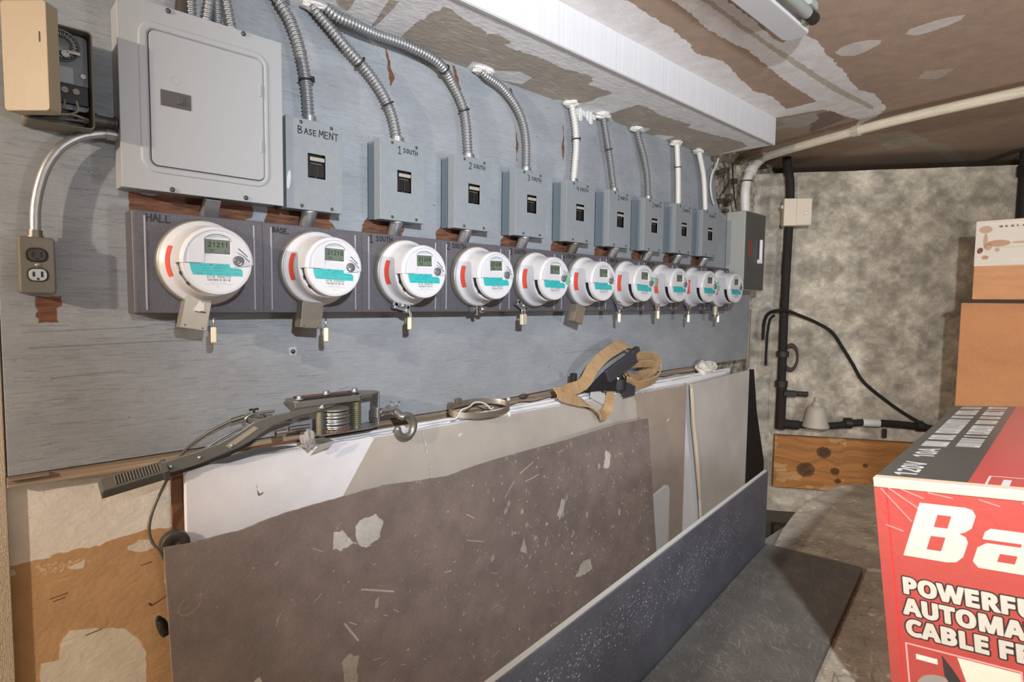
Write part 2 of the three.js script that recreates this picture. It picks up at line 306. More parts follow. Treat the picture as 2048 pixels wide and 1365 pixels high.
function plyTex(x0, x1, W, H, streaks) {
  const y0 = 1.05, y1 = 2.12, k = W / (x1 - x0), ky = H / (y1 - y0);
  const c = canvasOf(W, H, (g) => {
    g.fillStyle = '#92979b'; g.fillRect(0, 0, W, H);
    g.lineCap = 'round';
    for (let i = 0; i < streaks; i++) {                                // raised grain and brush marks, thickened at left to offset the bright light there
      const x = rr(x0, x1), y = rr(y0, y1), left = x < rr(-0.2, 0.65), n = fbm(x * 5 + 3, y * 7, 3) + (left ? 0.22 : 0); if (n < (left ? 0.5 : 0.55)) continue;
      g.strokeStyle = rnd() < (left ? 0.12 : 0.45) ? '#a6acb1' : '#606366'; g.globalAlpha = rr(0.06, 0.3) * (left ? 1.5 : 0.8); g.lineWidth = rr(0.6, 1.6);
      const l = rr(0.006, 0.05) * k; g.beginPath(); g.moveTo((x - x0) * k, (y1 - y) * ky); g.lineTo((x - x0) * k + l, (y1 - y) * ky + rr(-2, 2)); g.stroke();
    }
    g.globalAlpha = 0.07; g.fillStyle = '#b9b3b1';                      // thin pinkish undercoat showing through
    for (const [a, b, w, h] of [[0.47, 1.9, 0.05, 0.06], [0.62, 2.0, 0.06, 0.05], [0.95, 1.9, 0.07, 0.08], [0.55, 1.15, 0.12, 0.05], [1.2, 1.96, 0.06, 0.07], [0.15, 1.2, 0.15, 0.06]]) poly(g, [[a, b], [a + w, b + 0.2 * h], [a + w * 1.1, b + h], [a + 0.2 * w, b + h * 1.1]], 0.03, k, -ky, x0, y1);
    g.globalAlpha = 1; g.fillStyle = '#67432f';
    for (const p of patches) poly(g, p, 0.006, k, -ky, x0, y1);
    g.strokeStyle = '#4b2a1a'; g.globalAlpha = 0.5; g.lineWidth = 1;
    g.globalAlpha = 0.8; g.fillStyle = '#4c4b49';
    for (let i = 0; i < 40; i++) { g.beginPath(); g.arc(rr(0, W), rr(0, H), rr(0.8, 2.4), 0, 7); g.fill(); }
    g.globalAlpha = 0.5; g.strokeStyle = '#4f5153'; g.lineWidth = 1.6;
    for (const [a, b, l] of [[-0.19, 1.33, 0.2], [-0.18, 1.3, 0.3], [0.45, 1.16, 0.03], [-0.15, 1.24, 0.12], [1.35, 1.21, 0.25], [0.05, 1.33, 0.12]]) { g.beginPath(); g.moveTo((a - x0) * k, (y1 - b) * ky); g.lineTo((a + l - x0) * k, (y1 - b - 0.006) * ky); g.stroke(); }
    g.globalAlpha = 0.9; g.fillStyle = '#d9dbdd'; g.globalAlpha = 0.6; poly(g, rect(0.319, 1.259, 0.335, 1.278), 0.004, k, -ky, x0, y1);
  });
  return grain(c, (x, y, i, d) => {
    const X = x / k + x0, Y = y1 - y / ky, wood = d[i] > d[i + 2] + 40;
    return wood ? 0.6 + 0.8 * fbm(X * 40, Y * 300, 3) : 0.86 + 0.16 * fbm(X * 9, Y * 14, 5) + 0.09 * fbm(X * 50, Y * 420, 2) + 0.08 * (hash(x, y) - 0.5);
  });
}
{
  const bump = bumpTex('ply', (x, y) => 0.5 * fbm(x / 60, y / 2.2, 3) + 0.5 * fbm(x / 5, y / 5, 2), [5, 2]);
  for (const [x0, x1, W, n, pts, label] of [
    [-0.22, 2.104, 2048, 14000, [[-0.22, 1.06], [0.8, 1.062], [1.28, 1.081], [2.104, 1.096], [2.104, 2.106], [-0.22, 2.106]], 'grey-blue painted plywood backboard behind the row of meters'],
    [2.107, 2.88, 700, 900, [[2.107, 1.096], [2.88, 1.1], [2.88, 1.84], [2.74, 1.87], [2.62, 1.83], [2.5, 1.86], [2.455, 1.92], [2.43, 2.03], [2.39, 2.106], [2.107, 2.106]], 'shorter dim plywood sheet at the far end, cut away at its top right']]) {
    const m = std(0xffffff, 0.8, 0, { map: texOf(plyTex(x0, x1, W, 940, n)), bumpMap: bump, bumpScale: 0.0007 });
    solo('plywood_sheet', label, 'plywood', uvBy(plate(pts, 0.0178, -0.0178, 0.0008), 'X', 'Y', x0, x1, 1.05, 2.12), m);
  }
}
{
  const wood = canvasOf(512, 64, (g) => { g.fillStyle = '#8d7c6a'; g.fillRect(0, 0, 512, 64); });
  grain(wood, (x, y) => 0.55 + 0.9 * fbm(x / 60, y / 3, 4));
  const m = std(0xffffff, 0.9, 0, { map: texOf(wood), bumpMap: texOf(wood, false), bumpScale: 0.004 });
  const pts = [], N = 70;
  const lift = (x) => (x < 0.8 ? 0 : x < 1.28 ? (x - 0.8) * 0.0396 : 0.019 + (x - 1.28) * 0.0182);
  for (let i = 0; i <= N; i++) { const x = -0.222 + 2.6 * i / N; pts.push([x, 1.0585 + lift(x)]); }
  for (let i = N; i >= 0; i--) pts.push([-0.222 + 2.6 * i / N, 1.036 + lift(-0.222 + 2.6 * i / N) + 0.008 * (fbm(i * 0.9, 2) - 0.5) * 2 + (i > 8 && i < 14 ? 0.004 : 0)]);
  solo('wood_strip', 'long splintered raw wood strip along the bottom edge of the plywood', 'wood strip', uvBy(mg(plate(pts, 0.022, -0.0195, 0.001), bx(0.06, 0.006, 0.012, -0.19, 1.056, 0.004)), 'X', 'Y', -0.3, 2.3, 1.02, 1.11), m);
  struct('trim_3', bx(0.032, 2.1, 0.014, -0.2385, 1.055, -0.0125, 0.002), std(0xb9ac97, 0.85, 0, { bumpMap: bumpTex('ply', () => 0, [1, 8]), bumpScale: 0.002 }));
}
solo('wall_screw', 'small round screw with a white paint ring on the plywood below the second meter', 'screw', mg(latheZ([[0, 0.006], [0.004, 0.0055], [0.0055, 0.003], [0.0055, 0]], 20)), M.screw, [0.327, 1.268, 0]);
// blobs of filler where conduits pass into the boxed drop
{
  const spots = [[0.283, 2.098, 0.03, 'first'], [0.392, 2.099, 0.036, "second"], [0.92, 2.094, 0.03, ''], [1.33, 2.094, 0.022, ''], [1.51, 2.092, 0.026, ''], [1.735, 2.088, 0.026, ''], [2.03, 2.09, 0.024, ''], [2.225, 2.09, 0.022, '']];
  const where = ['on the conduit from the basement box', 'where two curving conduits meet the soffit', 'around the top of the 3 South conduit', 'around the fourth South conduit', 'around the slim dark conduit after 4 South', 'shaped like a mushroom on the seventh conduit', 'flat cap on the eighth conduit', 'flat cap on the last conduit'];
  spots.forEach(([x, y, r], i) => solo('plaster_blob', 'white plaster dab ' + where[i], 'plaster', lump(1, r * 1.3, 0.012, 0.026, 0.35, 2.2, 4, i * 3).translate(0, 0.006, 0.028), M.plaster, [x, y, 0], 'plaster dabs under the soffit'));
  solo('plaster_drips', 'run of white plaster drips at the soffit between two conduits', 'plaster', mg(...[0, 1, 2, 3, 4, 5, 6].map((i) => lump(1, 0.012, 0.012 + 0.007 * (i % 3), 0.007, 0.3, 2, 3, i).translate(1.37 + i * 0.02, 2.094 - 0.004 * (i % 3), 0.004))), M.plaster);
}

// ---------- handwriting: a stroke alphabet on a unit box ----------
const GLYPH = {
  H: [[0, 0, 0, 1], [0.7, 0, 0.66, 1], [0, 0.5, 0.7, 0.45]], A: [[0, 1, 0.35, 0, 0.72, 1], [0.15, 0.65, 0.6, 0.6]], L: [[0.05, 0, 0, 1, 0.6, 0.96]],
  B: [[0, 0, 0.02, 1], [0, 0.02, 0.5, 0.12, 0.45, 0.4, 0.02, 0.48, 0.6, 0.6, 0.58, 0.9, 0.02, 1]], S: [[0.62, 0.1, 0.3, 0, 0.05, 0.22, 0.3, 0.45, 0.6, 0.7, 0.4, 0.98, 0, 0.9]],
  E: [[0.6, 0.02, 0, 0, 0, 1, 0.62, 0.98], [0, 0.5, 0.5, 0.48]], O: [[0.35, 0, 0.05, 0.3, 0.1, 0.85, 0.4, 1, 0.68, 0.6, 0.6, 0.15, 0.35, 0]], U: [[0, 0, 0.04, 0.8, 0.3, 1, 0.62, 0.85, 0.66, 0]],
  T: [[0, 0.05, 0.75, 0], [0.38, 0.03, 0.36, 1]], M: [[0, 1, 0.1, 0, 0.42, 0.7, 0.75, 0, 0.85, 1]], N: [[0, 1, 0.02, 0, 0.62, 1, 0.64, 0]], R: [[0, 1, 0, 0, 0.5, 0.12, 0.45, 0.45, 0, 0.5, 0.6, 1]],
  1: [[0.1, 0.25, 0.35, 0, 0.35, 1], [0.05, 1, 0.65, 1]], 2: [[0.05, 0.25, 0.3, 0, 0.6, 0.2, 0.45, 0.55, 0, 1, 0.7, 0.98]], 3: [[0.05, 0.1, 0.4, 0, 0.6, 0.25, 0.25, 0.48, 0.62, 0.7, 0.4, 1, 0, 0.92]], 4: [[0.15, 0, 0.05, 0.6, 0.7, 0.55], [0.55, 0.1, 0.5, 1]], '.': [[0.1, 0.92, 0.16, 1]], ' ': [],
};
function scrawl(g, text, x, y, h, opt = {}) {                          // x, y: top left in pixels
  g.strokeStyle = '#15161a'; g.lineWidth = opt.w ?? h * 0.13; g.lineCap = g.lineJoin = 'round';
  [...text].forEach((ch, i) => {
    const big = i === 0 && opt.first, k = h * (big ? opt.first : 1), dy = (opt.drop ?? 0) * i + rr(-0.04, 0.04) * h - (big ? (k - h) * 0.5 : 0);
    for (const s of GLYPH[ch]) { g.beginPath(); for (let j = 0; j < s.length; j += 2) { const X = x + s[j] * k * 0.85, Y = y + dy + s[j + 1] * k; if (j) g.lineTo(X, Y); else g.moveTo(X, Y); } g.stroke(); }
    x += (ch === ' ' ? 0.45 : ch === 'M' ? 1.02 : 0.84) * k * 0.9 * (opt.track ?? 1) + (big ? h * 0.15 : 0);
  });
}

// ---------- load centre ----------
M.panel = std(0x9ea1a3, 0.5, 0, { bumpMap: bumpTex('peel', (x, y) => fbm(x / 4, y / 4, 2), [2, 2]), bumpScale: 0.00015 });
{
  const t = thing('load_center', 'large grey electrical panel with an embossed cover and hinged door', 'electrical panel', [0.119, 1.611, 0]);
  part('cabinet', mg(bx(0.306, 0.352, 0.072, 0, 0.181, 0.0365, 0.002)), M.panel, t);
  const W = 0.314, H = 0.363, hole = roundRect(0.2213, 0.2633, 0.014, 0.0035, 0.1805);
  const cover = part('cover', [plate(roundRect(W, H, 0.002, 0, H / 2), 0.008, 0.072, 0.0012, [hole]), new THREE.ExtrudeGeometry(shapeOf(roundRect(0.252, 0.294, 0.03, 0.001, 0.181), [hole]), { depth: 0.001, bevelEnabled: true, bevelSize: 0.005, bevelThickness: 0.006, bevelSegments: 5, bevelOffset: -0.005 }).translate(0, 0, 0.0755)], M.panel, t);
  part('backing', bx(0.235, 0.28, 0.004, 0.0035, 0.1805, 0.0755), M.black, cover);
  const door = part('door', plate(roundRect(0.2185, 0.2605, 0.013, 0.0035, 0.1805), 0.005, 0.0775, 0.0008), M.panel, t);
  part('latch', [plate(rect(-0.088, 0.169, -0.033, 0.2), 0.0012, 0.0822), bx(0.013, 0.017, 0.003, -0.053, 0.185, 0.0842, 0.001), bx(0.006, 0.006, 0.004, -0.051, 0.182, 0.086, 0.001)], std(0x4a4645, 0.5), door).userData.label = 'dark recessed door latch';
  for (const y of [0.245, 0.124]) part('hinge', cy(0.0024, 0.0024, 0.025, 'y', 0.1065, y, 0.083), M.panel, door);
  part('knockout', new THREE.TorusGeometry(0.0085, 0.0003, 6, 30).translate(-0.06, 0.223, 0.0826), M.panel, door);
  for (const [x, y] of [[-0.071, 0.006], [0.073, 0.008], [0.074, 0.357], [-0.07, 0.356]]) part('screw', [latheZ([[0, 0.0845], [0.0035, 0.084], [0.005, 0.0815], [0.005, 0.079]], 20).translate(x, y, 0), bx(0.007, 0.001, 0.001, x, y, 0.0845)], M.screw, t);
}
// ---------- timer with its cover swung open ----------
M.tan = std(0x9c8f78, 0.42, 0, { bumpMap: bumpTex('peel', () => 0, [2, 2]), bumpScale: 0.0002 });
{
  const t = thing('timer_switch', 'open time switch with dial and a tan cover swung out on its left', 'time switch', [-0.128, 1.711, 0]);
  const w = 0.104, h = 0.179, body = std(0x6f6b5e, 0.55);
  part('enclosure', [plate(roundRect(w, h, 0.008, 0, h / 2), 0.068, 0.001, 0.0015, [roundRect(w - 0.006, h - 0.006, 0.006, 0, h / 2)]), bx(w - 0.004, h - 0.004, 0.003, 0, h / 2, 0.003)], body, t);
  part('mounting_plate', plate(roundRect(w - 0.01, 0.138, 0.008, 0, 0.104), 0.003, 0.044, 0.0008), std(0x6c7278, 0.5, 0.3), t);  // mechanism colours darkened for the shade of the open cover
  const dial = part('dial', [latheZ([[0, 0.056], [0.011, 0.056], [0.013, 0.054], [0.0135, 0.0515], [0.0265, 0.0515], [0.0275, 0.054], [0.0285, 0.053], [0.0285, 0.047]], 48).translate(0.007, 0.148, 0)], std(0x6a6c6d, 0.4, 0.5), t);
  const ticks = []; for (let i = 0; i < 48; i++) ticks.push(bx(i % 2 ? 0.004 : 0.008, 0.0009, 0.0012, 0.02, 0, 0).rotateZ(i / 48 * Math.PI * 2).translate(0.007, 0.148, 0.0524));
  part('scale_ring', [new THREE.RingGeometry(0.0145, 0.026, 40).translate(0.007, 0.148, 0.0519)], M.black, dial); part('hour_marks', ticks, std(0xb9bbb8, 0.5), dial);
  part('trip_lever', [bx(0.022, 0.006, 0.004, 0.024, 0.137, 0.057, 0.001).rotateZ(0), cy(0.006, 0.006, 0.006, 'z', 0.012, 0.132, 0.056)], M.galv, t);
  part('rating_label', plate(rect(-0.01, 0.083, 0.024, 0.112), 0.0006, 0.0473), std(0x9b9ea2, 0.6), t);
  part('terminal_block', bx(w - 0.012, 0.036, 0.022, 0, 0.062, 0.045, 0.002), M.black, t);
  for (const x of [0.009, 0.026]) part('terminal_screw', mg(cy(0.0055, 0.0055, 0.004, 'z', x, 0.067, 0.058, 16), bx(0.009, 0.0012, 0.001, x, 0.067, 0.0605)), M.dullsteel, t);
  part('plate_screw', cy(0.0045, 0.0045, 0.003, 'z', 0.039, 0.1, 0.049, 16), M.galv, t);
  for (const [i, p] of [[[0.026, 0.05, 0.056], [0.028, 0.034, 0.058], [0.016, 0.026, 0.05], [-0.02, 0.022, 0.04]], [[0.009, 0.05, 0.056], [0.006, 0.036, 0.058], [-0.01, 0.026, 0.05]], [[0.046, 0.024, 0.04], [0.02, 0.026, 0.05], [-0.015, 0.02, 0.045]], [[0.046, 0.02, 0.042], [0.015, 0.016, 0.05], [-0.02, 0.014, 0.04]]].entries()) part('wire', tube(p, 0.0022, 24, 8), i % 2 ? std(0x6a675f, 0.5) : std(0x8c8981, 0.5), t);
  const c = part('cover', mg(plate(roundRect(0.08, 0.182, 0.007, 0.04, 0.091), 0.003, 0.022, 0.0014), plate(roundRect(0.08, 0.182, 0.007, 0.04, 0.091), 0.023, 0, 0.001, [roundRect(0.077, 0.179, 0.006, 0.04, 0.091)])), M.tan, t);
  c.position.set(-0.0605, 0.003, 0.07); c.rotation.y = -46 * Math.PI / 180;
  part('slot', bx(0.0025, 0.017, 0.0008, 0.067, 0.122, 0.0252), M.black, c);
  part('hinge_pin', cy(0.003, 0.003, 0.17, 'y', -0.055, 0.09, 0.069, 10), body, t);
}
solo('pipe_nipple', 'short dark conduit nipple between the timer and the big panel', 'conduit', [cy(0.0105, 0.0105, 0.05, 'x', -0.054, 1.738, 0.036), cy(0.0135, 0.0135, 0.007, 'x', -0.0725, 1.738, 0.036), cy(0.0135, 0.0135, 0.005, 'x', -0.038, 1.738, 0.036)], std(0x4b4a47, 0.5, 0.5));
{
  const t = thing('bent_conduit', 'smooth grey metal conduit bending from the big panel down to the outlet', 'conduit', [0, 0, 0]);
  part('pipe', tube([[-0.034, 1.7175, 0.028], [-0.055, 1.717, 0.028], [-0.078, 1.711, 0.028], [-0.103, 1.698, 0.028], [-0.127, 1.675, 0.028], [-0.146, 1.642, 0.028], [-0.158, 1.604, 0.028], [-0.1655, 1.562, 0.028], [-0.168, 1.512, 0.028]], 0.0088, 60, 18), M.galv, t);
  part('connector', [cy(0.0115, 0.0115, 0.016, 'x', -0.045, 1.7175, 0.028), cy(0.003, 0.003, 0.006, 'y', -0.05, 1.73, 0.028, 10), cy(0.003, 0.003, 0.006, 'y', -0.041, 1.73, 0.028, 10)], M.galv, t);
  part('connector', [cy(0.0115, 0.0115, 0.012, 'y', -0.168, 1.514, 0.028), cy(0.0135, 0.0135, 0.003, 'y', -0.168, 1.508, 0.028)], M.dullsteel, t);
}
{
  const t = thing('outlet_box', 'surface metal outlet box with a double receptacle, lower left of the panel', 'outlet', [-0.1675, 1.403, 0]);
  const m = std(0x6e6a60, 0.5, 0.35, { bumpMap: bumpTex('fine', () => 0), bumpScale: 0.0003 });
  part('box', bx(0.053, 0.103, 0.0375, 0, 0.0515, 0.019, 0.005), m, t);
  const ov = (cy1) => roundRect(0.0285, 0.0235, 0.0095, 0, cy1);
  part('cover_plate', plate(roundRect(0.0535, 0.104, 0.006, 0, 0.0515), 0.008, 0.036, 0.003, [ov(0.0705), ov(0.0345)]), m, t);
  for (const [y, col, lab] of [[0.0705, 0x3a332c, 'dark brown socket face'], [0.0345, 0xb9bbbb, 'worn bright socket face']]) {
    const s = part('receptacle', plate(ov(y).map(([a, b]) => [a * 0.94, y + (b - y) * 0.94]), 0.016, 0.03, 0.001), std(col, 0.35, y < 0.05 ? 0.6 : 0.1), t); s.userData.label = lab;
    part('slots', [bx(0.0035, 0.009, 0.001, -0.006, y + 0.001, 0.0462), bx(0.0035, 0.0105, 0.001, 0.006, y + 0.001, 0.0462), cy(0.0022, 0.0022, 0.001, 'z', 0, y - 0.0075, 0.0462, 14)], M.black, s);
  }
  part('screw', latheZ([[0, 0.0465], [0.003, 0.046], [0.0035, 0.044]], 16).translate(0, 0.0525, 0), M.chrome, t);
}

// ---------- meter bank ----------
const hammered = bumpTex('hammer', (x, y) => 0.6 * fbm(x / 6, y / 6, 2) + 0.4 * fbm(x / 2.2, y / 2.2, 1), [3, 3]);
M.bank = std(0x57555b, 0.6, 0.05, { bumpMap: hammered, bumpScale: 0.0006 });
const BANK = ['HALL', 'BASE.', '1 SOUTH', '2 SOUTH', '3 SOUTH', '4 SOUTH', '1 NORTH', '2 NORTH', '3 NORTH', '4 NORTH'];
{
  const t = thing('meter_bank', 'long dark grey metal meter trough holding ten meters in a row', 'meter trough', [0, 1.366, 0]);
  const prof = [[-0.001, 0], [0.0645, 0], [0.067, 0.0025], [0.067, 0.2035], [0.0645, 0.206], [-0.001, 0.206]].map(([z, y]) => [-z, y]);
  part('trough', plate(prof, 2.505, 0, 0.001).rotateY(Math.PI / 2).translate(-0.02, 0, 0.001), M.bank, t);
  BANK.forEach((txt, i) => {
    const W = 300, H = 248, c = canvasOf(W, H, (g) => {
      g.fillStyle = '#58565c'; g.fillRect(0, 0, W, H);
      if (i < 2) scrawl(g, txt, 28, i ? 12 : 8, i ? 13 : 17, { w: 3.4, track: 1.06, drop: i ? 0.6 : 0.3 }); else { scrawl(g, txt[0], 26, 8, 23, { w: 3.4 }); scrawl(g, txt.slice(2), 50, 9, 15, { w: 3.2, track: 1.08 }); }
    });
    grain(c, (x, y) => 0.86 + 0.22 * fbm(x / 2.3 + i * 31, y / 2.3, 2) + (hash(x + i * 77, y) > 0.9992 ? 1.2 : 0));
    const m = std(0xffffff, 0.58, 0.05, { map: texOf(c), bumpMap: hammered, bumpScale: 0.0006 });
    const p = part('socket_cover', uvBy(plate(rect(0.25 * i - 0.0185, 0.001, 0.25 * i + 0.2298, 0.2045), 0.0028, 0.0672, 0.001), 'X', 'Y', 0.25 * i - 0.02, 0.25 * i + 0.23, 0, 0.206), m, t);
    for (const x of [0, 0.2117]) part('rib', [cy(0.0022, 0.0022, 0.188, 'y', 0.25 * i + x, 0.1015, 0.0696, 12)], M.rib ??= std(0x8a898f, 0.45), p);  // ribs paler than the cover: worn edges with their highlight painted in
  });
  part('end_flange', bx(0.003, 0.2, 0.008, -0.0205, 0.103, 0.062), M.dullsteel, t);
}

// ---------- electricity meters ----------
const METER = {};
{
  const upper = std(0xc6c7ca, 0.3), drumM = std(0x17181a, 0.4);
  METER.ring = mg(latheZ([[0.08, 0], [0.0895, 0], [0.0902, 0.004], [0.0902, 0.014], [0.0885, 0.0175], [0.0865, 0.0185], [0.08, 0.0185]], 64));
  METER.body = mg(latheZ([[0.0, 0.010], [0.0865, 0.012], [0.0868, 0.021], [0.0855, 0.0255], [0.079, 0.029], [0.0752, 0.034], [0.0722, 0.045], [0.0704, 0.072], [0.0685, 0.0735], [0.0, 0.0735]], 64));
  const a = Math.PI / 2 - 0.065, out = [];
  out.push(latheZ([[0.0706, 0.0615], [0.0698, 0.096], [0.0688, 0.1005], [0.0662, 0.1035], [0.0625, 0.1045], [0.0618, 0.1035], [0.0618, 0.0985]], 48, a, Math.PI + 0.13));
  const half = [], n = 40; for (let i = 0; i <= n; i++) { const p = -0.073 + (i / n) * (Math.PI + 0.146); half.push([0.0622 * Math.cos(p), 0.0622 * Math.sin(p)]); }
  const arch = []; for (let i = 0; i <= 12; i++) { const p = i / 12 * Math.PI; arch.push([0.0248 * Math.cos(p), 0.0405 + 0.0135 * Math.sin(p)]); }
  const win = [...arch, [-0.0248, 0.0115], [0.0248, 0.0115]];
  out.push(plate(half, 0.004, 0.0988, 0.0008, [win]));
  out.push(plate([[-0.0252, -0.0005], [-0.0252, 0.045], [-0.034, 0.0455], [-0.046, 0.036], [-0.0535, 0.022], [-0.0555, -0.0038], [-0.030, -0.0038]], 0.0016, 0.1022, 0.0007));
  METER.shroud = mg(out);
  METER.drum = mg(cy(0.0648, 0.0648, 0.026, 'z', 0, 0, 0.076, 40), ...[0, 1].map((i) => bx(0.007, 0.008, 0.008, 0, -0.0645, 0.083).rotateZ(-1.2 + i * 0.35)));
  METER.lens = mg(latheZ([[0.0, 0.0865], [0.0658, 0.0865], [0.0668, 0.088], [0.0668, 0.099], [0.0655, 0.1018], [0.064, 0.1022], [0.0, 0.1022]], 56, -a, 2 * a));
  const low = []; for (let i = 0; i <= n; i++) { const p = Math.PI + 0.075 + (i / n) * (Math.PI - 0.15); low.push([0.0612 * Math.cos(p), 0.0612 * Math.sin(p)]); }
  METER.plate = uvBy(plate(low, 0.0012, 0.1014, 0.0003), 'X', 'Y', -0.064, 0.064, -0.064, 0.064);
  METER.display = uvBy(plate(rect(-0.026, 0.0105, 0.026, 0.0555), 0.001, 0.0985), 'X', 'Y', -0.026, 0.026, 0.0105, 0.0555);
  { const e = []; const tp = [[-0.0257, 0.046], [-0.0257, 0.006], [-0.027, 0.001], [-0.0305, -0.0025], [-0.036, -0.0042], [-0.06, -0.0046]]; e.push(tube(tp.map(([x, y]) => [x, y, 0.1028]), 0.0006, 40, 6)); e.push(tube([[0.03, -0.0095, 0.1028], [0.045, -0.0085, 0.1028], [0.0605, -0.0062, 0.1028]], 0.0006, 20, 6)); e.push(new THREE.TorusGeometry(0.0248, 0.0006, 6, 30, Math.PI).scale(1, 0.55, 1).translate(0, 0.0405, 0.1026)); METER.seam = mg(...e); }
  METER.knob = mg(latheZ([[0, 0.1085], [0.0085, 0.1085], [0.0102, 0.107], [0.0108, 0.102]], 28).translate(0.0385, 0.003, 0), latheZ([[0, 0.11], [0.003, 0.11], [0.0035, 0.1085]], 14).translate(0.0385, 0.0005, 0));
  METER.slot = mg(bx(0.024, 0.0014, 0.001, 0, 0, 0).rotateZ(-0.72).translate(0.0475, 0.0205, 0.1031), bx(0.014, 0.001, 0.001, 0, 0, 0).rotateZ(-0.45).translate(0.043, 0.0165, 0.1031), bx(0.016, 0.0012, 0.001, 0, 0, 0).rotateZ(-0.78).translate(0.0545, 0.008, 0.1031));
  METER.sticker = latheZ([[0.0776, 0.0315], [0.0758, 0.0355], [0.0738, 0.041], [0.0731, 0.046]], 20, Math.PI * 1.5 - 0.42, 0.84);
  METER.m = { ring: M.ringsteel = std(0x98958c, 0.4, 0.6), body: upper, shroud: upper, drum: drumM, lens: phys({ color: 0xcbcdcf, roughness: 0.12, clearcoat: 0.6 }), knob: phys({ color: 0x77797b, roughness: 0.15, metalness: 0.4 }), sticker: std(0xd9503c, 0.55), slot: M.black, seam: std(0x6f7175, 0.5) };
}
function plateTex(serial) {
  return texOf(canvasOf(384, 384, (g) => {
    const k = 3000, X = (x) => (x + 0.064) * k, Y = (y) => (0.064 - y) * k;
    g.fillStyle = '#cdcfd1'; g.fillRect(0, 0, 384, 384);
    g.fillStyle = '#35aaab'; g.beginPath();
    [[-0.0525, -0.003], [0.021, -0.003], [0.023, -0.011], [0.041, -0.0125], [0.0465, -0.016], [0.0465, -0.0285], [-0.046, -0.0275], [-0.05, -0.018]].forEach(([x, y], i) => (i ? g.lineTo(X(x), Y(y)) : g.moveTo(X(x), Y(y)))); g.closePath(); g.fill();
    g.fillStyle = '#12595c'; g.globalAlpha = 0.75;
    for (const [x, y, l] of [[-0.036, -0.008, 0.02], [-0.004, -0.007, 0.022], [-0.03, -0.0135, 0.045], [-0.008, -0.0105, 0.026], [0.024, -0.0145, 0.02], [-0.03, -0.018, 0.036], [-0.04, -0.024, 0.01], [-0.022, -0.024, 0.01], [-0.002, -0.024, 0.008], [0.014, -0.024, 0.006], [0.03, -0.0225, 0.012]])
      for (let i = 0; i < l; i += 0.0022) if (hash(i * 9e4, x * 1e5) > 0.2) g.fillRect(X(x + i), Y(y), 4.5, 3.2);
    g.beginPath(); g.arc(X(-0.0135), Y(-0.0065), 5, 0, 7); g.fill();
    g.globalAlpha = 1; g.fillStyle = '#4a4d50'; g.font = 'bold 19px monospace'; g.textAlign = 'center'; g.fillText(serial, X(0.001), Y(-0.033));
    for (let i = -0.022; i < 0.023; i += 0.00085) if (hash(i * 1e5, 3) > 0.35) g.fillRect(X(i), Y(-0.0345), 1.7, 12);
    g.globalAlpha = 0.6; for (const [w, y] of [[0.03, -0.0415], [0.05, -0.0445], [0.008, -0.0495]]) for (let i = -w / 2; i < w / 2; i += 0.0016) if (hash(i * 1e5, 7) > 0.2) g.fillRect(X(i), Y(y), 3, 2.6);
  }));
}
function displayTex(big, small) {
  return texOf(canvasOf(260, 225, (g) => {
    g.fillStyle = '#c8cacd'; g.fillRect(0, 0, 260, 225);
    g.fillStyle = '#8d9092'; for (let i = 40; i < 220; i += 5) if (hash(i, 4) > 0.3) g.fillRect(i, 22, 3, 16);
    g.fillStyle = '#3c4a40'; g.fillRect(12, 62, 236, 138); g.fillStyle = '#5f6c5d'; g.fillRect(18, 68, 224, 126);
    g.fillStyle = '#151b18'; g.textAlign = 'right'; g.font = 'bold 66px monospace'; g.fillText(big, 238, 134); g.font = 'bold 34px monospace'; g.textAlign = 'left'; g.fillText(small, 60, 182); g.fillText('--', 190, 178); g.fillRect(200, 184, 10, 8); g.fillRect(225, 184, 10, 8);
  }));
}
const plateMats = ['A71B 9906773', 'A71B 9306283', 'A71B 9306274'].map((s) => std(0xffffff, 0.3, 0, { map: plateTex(s) }));
const dispMats = [['21211', '50'], ['21210', '50'], ['21208', '50']].map(([a, b]) => std(0xffffff, 0.25, 0, { map: displayTex(a, b) }));
const meterWhere = ['under the word HALL, leftmost of the row', 'under the word BASE, second in the row', 'third in the row, over a bolted hasp', 'fourth in the row, over a round headed cross bolt', 'fifth in the row, over a crossed hasp', 'sixth in the row, its ring holding a tilted lock box', 'seventh in the row, with a green tag on its right', 'eighth in the row, green tag over its sticker', 'ninth in the row, next to last', 'farthest in the row, beside the disconnect switch'];
{
  const proto = thing('electricity_meter', '', 'electricity meter', [0, 0, 0], 'electricity meters on the grey trough');
  part('sealing_ring', METER.ring, METER.m.ring, proto); part('meter_body', METER.body, METER.m.body, proto); part('warning_sticker', METER.sticker, METER.m.sticker, proto).userData.label = 'orange red curved seal sticker';
  part('inner_register', METER.drum, METER.m.drum, proto); part('lower_lens', METER.lens, METER.m.lens, proto); part('nameplate', METER.plate, plateMats[2], proto).userData.label = 'white nameplate with a teal band';
  const sh = part('front_shroud', METER.shroud, METER.m.shroud, proto); part('display', METER.display, dispMats[2], sh).userData.label = 'grey digital readout'; part('reset_knob', METER.knob, METER.m.knob, sh); part('slot', METER.slot, METER.m.slot, sh); part('cover_seam', METER.seam, METER.m.seam, sh);
  for (let i = 0; i < 10; i++) {
    const o = i ? proto.clone() : proto;
    if (i) { o.name = numbered('electricity_meter'); scene.add(o); }
    o.position.set(0.25 * i + 0.1037, 1.4715, 0.07);
    o.rotation.z = [0, -0.02, 0.02, 0.04, 0, 0.01, -0.02, 0.03, 0, 0.02][i];
    o.userData = { label: 'white round digital electricity meter ' + meterWhere[i], category: 'electricity meter', group: 'electricity meters on the grey trough' };
    o.traverse((q) => { if (q.name === 'nameplate') q.material = plateMats[Math.min(i, 2)]; if (q.name === 'display') q.material = dispMats[Math.min(i, 2)]; });
  }
}
